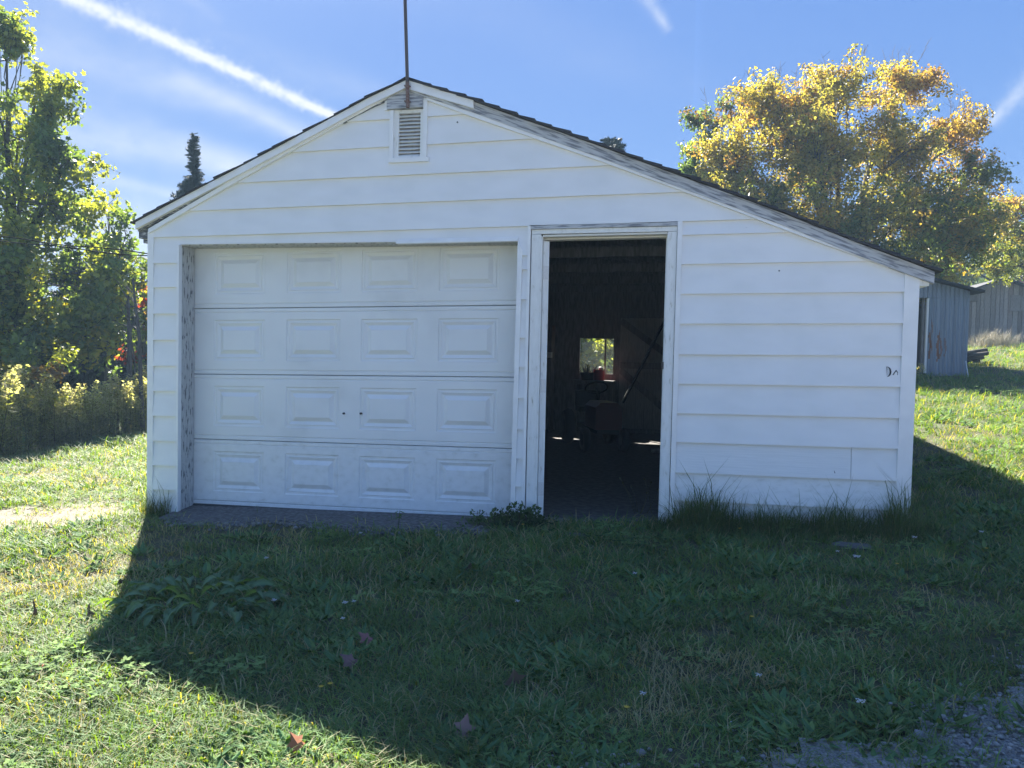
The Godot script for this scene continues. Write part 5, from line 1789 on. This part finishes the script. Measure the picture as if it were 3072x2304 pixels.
func build_small() -> void:
	# gravel at the lower right
	var kinds := [pebble(1, 0.6), pebble(2, 0.5), pebble(3, 0.7)]
	var w: Array = [[], [], []]
	var c: Array = [PackedColorArray(), PackedColorArray(), PackedColorArray()]
	for i in 60000:
		var x := rng.randf_range(-1.2, 2.6)
		var z := rng.randf_range(0.8, 4.4)
		var dd := drive_depth(x, z)
		if dd < -0.16 or (dd < 0.0 and rng.randf() > 0.12) or dd > 1.7:
			continue
		var k := rng.randi() % 3
		var s := 0.003 + 0.009 * pow(rng.randf(), 3.0)
		if rng.randf() < 0.006: s = rng.randf_range(0.013, 0.021)
		var g := rng.randf_range(0.6, 1.5)
		w[k].append(Transform3D(Basis(Vector3.UP, rng.randf() * TAU) * Basis.from_scale(Vector3.ONE * s), Vector3(x, ground(x, z) + 0.014 + s * 0.15, z)))
		c[k].append(Color(g, g * rng.randf_range(0.95, 1.0), g * rng.randf_range(0.9, 1.02)))
	var T := thing("loose_gravel", "loose grey stones scattered over the drive's edge at lower right", "gravel")
	T.set_meta("kind", "stuff")
	for k in 3:
		many("stones", kinds[k], w[k], c[k], T).set_meta("kind", "stuff")
	# rubble along the broken edge of the apron
	w = []
	var cc := PackedColorArray()
	for i in 900:
		var x := rng.randf_range(-3.9, -1.25)
		var z := 0.30 + 0.06 * sin(x * 5.0) + 0.10 * (x + 3.9) / 2.6 + rng.randfn() * 0.07
		var s := 0.004 + 0.018 * pow(rng.randf(), 3.5)
		w.append(Transform3D(Basis(Vector3.UP, rng.randf() * TAU) * Basis.from_scale(Vector3.ONE * s), Vector3(x, ground(x, z) + 0.02, z)))
		cc.append(Color(1, 1, 1) * rng.randf_range(0.4, 1.0))
	var o := many("apron_rubble", kinds[0], w, cc, self)
	tag(o, "crumbled bits of concrete along the outer edge of the apron", "rubble", "", "stuff")
	# two flat rocks
	for q in [[Vector3(1.029, 0.163, 0.426), 0.14, "flat grey rock half sunk in the grass near the right corner"], [Vector3(-0.701, 0.089, 0.352), 0.10, "pale flat stone in front of the open doorway"]]:
		var m := put("flat_rock", pebble(7, 0.16), self)
		m.position = q[0] + Vector3(0, 0.012, 0)
		m.scale = Vector3(q[1], q[1], q[1] * 0.7)
		m.material_override = M.concrete
		tag(m, q[2], "rock")

	# broad leaved plant lying flat in the lawn
	var D := thing("broadleaf_plant", "large sprawling dock plant with limp broad green leaves in the lawn", "plant", Vector3(-2.475, -0.057, 1.926))
	var leaves: Array = []
	for k in 5:
		var b := MB.new()
		var r := RandomNumberGenerator.new()
		r.seed = 500 + k
		var l := 1.0
		var tone: Color = [Color(0.15, 0.25, 0.13), Color(0.17, 0.27, 0.14), Color(0.12, 0.21, 0.11), Color(0.20, 0.30, 0.17), Color(0.14, 0.23, 0.11)][k]
		var prev: Array = []
		for i in 9:
			var u := i / 8.0
			var wd := 0.16 * pow(sin(PI * clampf(u * 0.93 + 0.05, 0, 1)), 0.8) * (1.0 + 0.1 * r.randf_range(-1, 1))
			var lift := 0.30 * sin(u * PI * 0.8) - 0.24 * u * u
			var wave := 0.03 * sin(u * 17.0 + k)
			var row := [Vector3(-wd, u * l, lift + 0.05 + wave), Vector3(-wd * 0.5, u * l, lift + 0.01), Vector3(0, u * l, lift - 0.012), Vector3(wd * 0.5, u * l, lift + 0.01), Vector3(wd, u * l, lift + 0.05 - wave)]
			if i > 0:
				for j in 4:
					b.col = tone * (1.25 if j in [1, 2] else 1.0)
					b.quad(prev[j], prev[j + 1], row[j + 1], row[j])
			prev = row
		leaves.append(b.mesh(M.grass))
	for i in 96:
		var a := rng.randf() * TAU
		var rad := 0.30 * sqrt(rng.randf())
		var m := put("leaf", leaves[i % 5], D)
		var at := Vector3(cos(a) * rad * 1.35, 0, sin(a) * rad * 0.9)
		at.y = ground(D.position.x + at.x, D.position.z + at.z) - D.position.y + 0.02 + 0.05 * (1.0 - rad / 0.3) + rng.randf_range(0.0, 0.03)
		var out := a + rng.randf_range(-0.8, 0.8)
		var tilt := rng.randf_range(-0.2, 0.15) + (0.4 if rad < 0.07 else 0.0)
		var y := Vector3(cos(out) * cos(tilt), sin(tilt), sin(out) * cos(tilt))
		var x := y.cross(Vector3.UP).normalized().rotated(y, rng.randf_range(-0.5, 0.5))
		var s := rng.randf_range(0.09, 0.17)
		m.transform = Transform3D(Basis(x * s, y * s, x.cross(y) * s), at)
	# seedling in front of the garage door
	var S := thing("seedling", "small lone seedling with drooping leaves in front of the garage door", "plant", Vector3(-1.940, 0.032, 0.372))
	var b := MB.new()
	b.col = Color(0.08, 0.10, 0.04)
	b.tube(PackedVector3Array([Vector3(0, -0.02, 0), Vector3(0.006, 0.09, 0), Vector3(0.01, 0.155, 0)]), PackedFloat32Array([0.003, 0.0025, 0.002]), 5)
	part("stem", b, M.grass, S)
	b = MB.new()
	for i in 9:
		var a := TAU * i / 7.0
		var d := Vector3(cos(a), -0.35 + 0.1 * (i % 3), sin(a)).normalized()
		b.col = Color(0.06, 0.11, 0.035)
		var x := d.cross(Vector3.UP).normalized()
		leaf(b, Transform3D(Basis(x, d, x.cross(d)), Vector3(0.008, 0.155 - 0.02 * (i % 3), 0)), 0.05, 0.022, false)
	part("leaves", b, M.grass, S)

	# fallen leaves
	var fallen := [
		[Vector3(-3.196, -0.102, 2.215), 0.10, Color(0.07, 0.02, 0.018), "dark red fallen maple leaf standing in the sunlit grass, leftmost", 1.1],
		[Vector3(-2.887, -0.087, 2.191), 0.085, Color(0.10, 0.055, 0.04), "curled brown fallen leaf in sunlit grass right of the dark red one", 0.5],
		[Vector3(-3.069, -0.077, 1.751), 0.05, Color(0.05, 0.03, 0.06), "small purplish fallen leaf on the shadow's left edge", 0.8],
		[Vector3(-1.183, 0.030, 1.238), 0.095, Color(0.30, 0.20, 0.15), "pale tan fallen leaf in the middle of the shaded lawn", 0.35],
		[Vector3(-1.362, -0.022, 2.276), 0.075, Color(0.24, 0.10, 0.09), "reddish fallen leaf in shade left of centre, upper of two", 0.3],
		[Vector3(-1.337, -0.030, 2.505), 0.085, Color(0.17, 0.09, 0.08), "dull brown fallen leaf in shade left of centre, lower of two", 0.2],
		[Vector3(-0.615, -0.001, 2.581), 0.095, Color(0.22, 0.15, 0.12), "crumpled brown fallen leaf in the shaded grass below the doorway", 0.35],
		[Vector3(-0.703, -0.021, 2.955), 0.08, Color(0.20, 0.12, 0.10), "fallen brown leaf nearest the bottom edge of the lawn", 0.3],
		[Vector3(-1.232, -0.053, 3.145), 0.065, Color(0.34, 0.12, 0.05), "rust orange fallen leaf in the sunlit grass at the bottom", 0.5],
		[Vector3(-2.612, -0.098, 2.743), 0.04, Color(0.45, 0.12, 0.05), "tiny bright orange fallen leaf in the sunlit grass at left", 0.2],
		[Vector3(-1.772, -0.077, 3.140), 0.05, Color(0.16, 0.10, 0.06), "small brown fallen leaf near the lower left shadow edge", 0.4]]
	for q in fallen:
		b = MB.new()
		b.col = q[2]
		leaf(b, Transform3D(Basis(), Vector3(0, -0.5, 0)), 1.0, 0.95, true, 0.35)
		for i in b.v.size():
			b.v[i].z += 0.12 * sin(b.v[i].y * 5.0)
		var m := part("fallen_leaf", b, M.dead, self)
		var tilt: float = q[4]
		var y := Vector3(rng.randf_range(-1, 1), tilt, rng.randf_range(-0.5, 0.5)).normalized()
		var x := y.cross(Vector3(0, 1, 0.3)).normalized()
		m.transform = Transform3D(Basis(x * q[1], y * q[1], x.cross(y) * q[1]), q[0] + Vector3(0, 0.045 + q[1] * 0.3 * tilt, 0))
		tag(m, q[3], "leaf", "fallen leaves on the lawn")

	# white yarrow heads and yellow hawkweeds
	var heads: Array = []
	b = MB.new()
	b.col = Color(0.10, 0.13, 0.05)
	b.tube(PackedVector3Array([Vector3(0, -0.07, 0), Vector3(0.004, 0, 0)]), PackedFloat32Array([0.0016, 0.0013]), 4)
	heads.append(b)
	var yarrow := [
		[Vector3(-2.425, -0.028, 1.294), 1.0, "white yarrow head right of the sprawling dock plant"], [Vector3(-1.988, -0.037, 1.965), 1.0, "white flower close to the right tip of the dock plant"],
		[Vector3(-1.609, -0.019, 1.951), 1.1, "left of two white yarrow heads in mid lawn"], [Vector3(-1.573, -0.017, 1.927), 0.8, "right of two white yarrow heads in mid lawn"],
		[Vector3(-1.528, -0.024, 2.151), 0.8, "small white flower below the pair of yarrow heads"], [Vector3(-2.086, 0.012, 0.683), 0.9, "white flower below the middle of the garage door"],
		[Vector3(-1.040, 0.088, -0.036), 1.2, "white yarrow head among weeds between the doors"], [Vector3(0.240, 0.142, 0.101), 1.2, "white yarrow head at the foot of the right wall"],
		[Vector3(1.377, 0.179, 0.427), 1.1, "white yarrow head beyond the flat grey rock"], [Vector3(1.795, 0.205, 0.261), 1.0, "pale flower in the shaded slope at far right"],
		[Vector3(0.963, 0.142, 0.874), 1.5, "wide white yarrow head below the flat grey rock"], [Vector3(0.880, 0.142, 0.782), 0.8, "small white flower left of the wide yarrow head"],
		[Vector3(-0.232, 0.069, 1.317), 0.9, "white flower in the lawn below the open doorway"], [Vector3(-0.766, 0.024, 1.816), 0.9, "white yarrow head in the centre of the lawn"],
		[Vector3(0.302, 0.045, 2.471), 0.9, "white puff in the lower right of the lawn"], [Vector3(0.625, 0.053, 2.626), 1.2, "white flower by the gravel's left edge"],
		[Vector3(-0.115, 0.017, 2.683), 0.9, "white puff near the bottom centre of the lawn"], [Vector3(-3.283, -0.013, -0.029), 1.0, "white petal like flower on the concrete apron"],
		[Vector3(-1.339, 0.065, 0.223), 0.8, "white flower at the right end of the apron"], [Vector3(-6.893, -0.175, -1.609), 1.6, "round white dandelion clock in the far left grass"]]
	for q in yarrow:
		var t := thing("white_flower", q[2], "flower", q[0] + Vector3(0, 0.075, 0), "white flowers in the lawn")
		b = MB.new()
		b.col = Color(0.10, 0.13, 0.05)
		b.tube(PackedVector3Array([Vector3(0.008, -0.08, 0), Vector3(0.003, -0.03, 0), Vector3(0, 0, 0)]), PackedFloat32Array([0.0018, 0.0015, 0.0012]), 4)
		part("stem", b, M.grass, t)
		b = MB.new()
		for i in 16:
			var a := i * 2.4
			var rr: float = 0.0034 * sqrt(float(i)) * q[1]
			b.col = Color(0.72, 0.72, 0.68) * rng.randf_range(0.85, 1.05)
			b.ball(Vector3(cos(a) * rr, 0.003 * cos(i) + 0.002, sin(a) * rr), Vector3(0.0028, 0.0022, 0.0028) * q[1], 3, 5)
		part("flower_head", b, M.petal, t)
	var hawk := [
		[Vector3(-1.038, 0.072, 0.399), "yellow flower in the weeds below the post between the doors"], [Vector3(0.370, 0.136, 0.362), "small yellow flower in the grass under the right wall"],
		[Vector3(1.684, 0.183, 0.669), "yellow flower on the shaded slope at far right"], [Vector3(1.134, 0.143, 1.022), "tiny yellow flower below the flat grey rock"],
		[Vector3(0.323, 0.070, 1.902), "yellow flower in the middle of the right lawn"], [Vector3(-0.163, 0.009, 2.814), "yellow flower at the bottom centre of the lawn"],
		[Vector3(-1.984, -0.065, 2.639), "yellow flower at the lower left edge of the shadow"], [Vector3(-1.271, -0.040, 2.808), "right of two yellow flowers on stalks at the bottom left"], [Vector3(-1.294, -0.042, 2.837), "left of two yellow flowers on stalks at the bottom left"]]
	for q in hawk:
		var t := thing("yellow_flower", q[1], "flower", q[0] + Vector3(0, 0.085, 0), "yellow flowers in the lawn")
		b = MB.new()
		b.col = Color(0.10, 0.13, 0.05)
		b.tube(PackedVector3Array([Vector3(0.01, -0.09, 0), Vector3(0.003, -0.03, 0), Vector3(0, 0, 0)]), PackedFloat32Array([0.0018, 0.0015, 0.0012]), 4)
		part("stem", b, M.grass, t)
		b = MB.new()
		for i in 13:
			var a := TAU * i / 13.0
			b.col = Color(0.62, 0.42, 0.03)
			var d := Vector3(cos(a), 0.35, sin(a)).normalized()
			var x := d.cross(Vector3.UP).normalized()
			leaf(b, Transform3D(Basis(x, d, x.cross(d)), Vector3.ZERO), 0.013, 0.005, false)
		part("flower_head", b, M.petal, t)
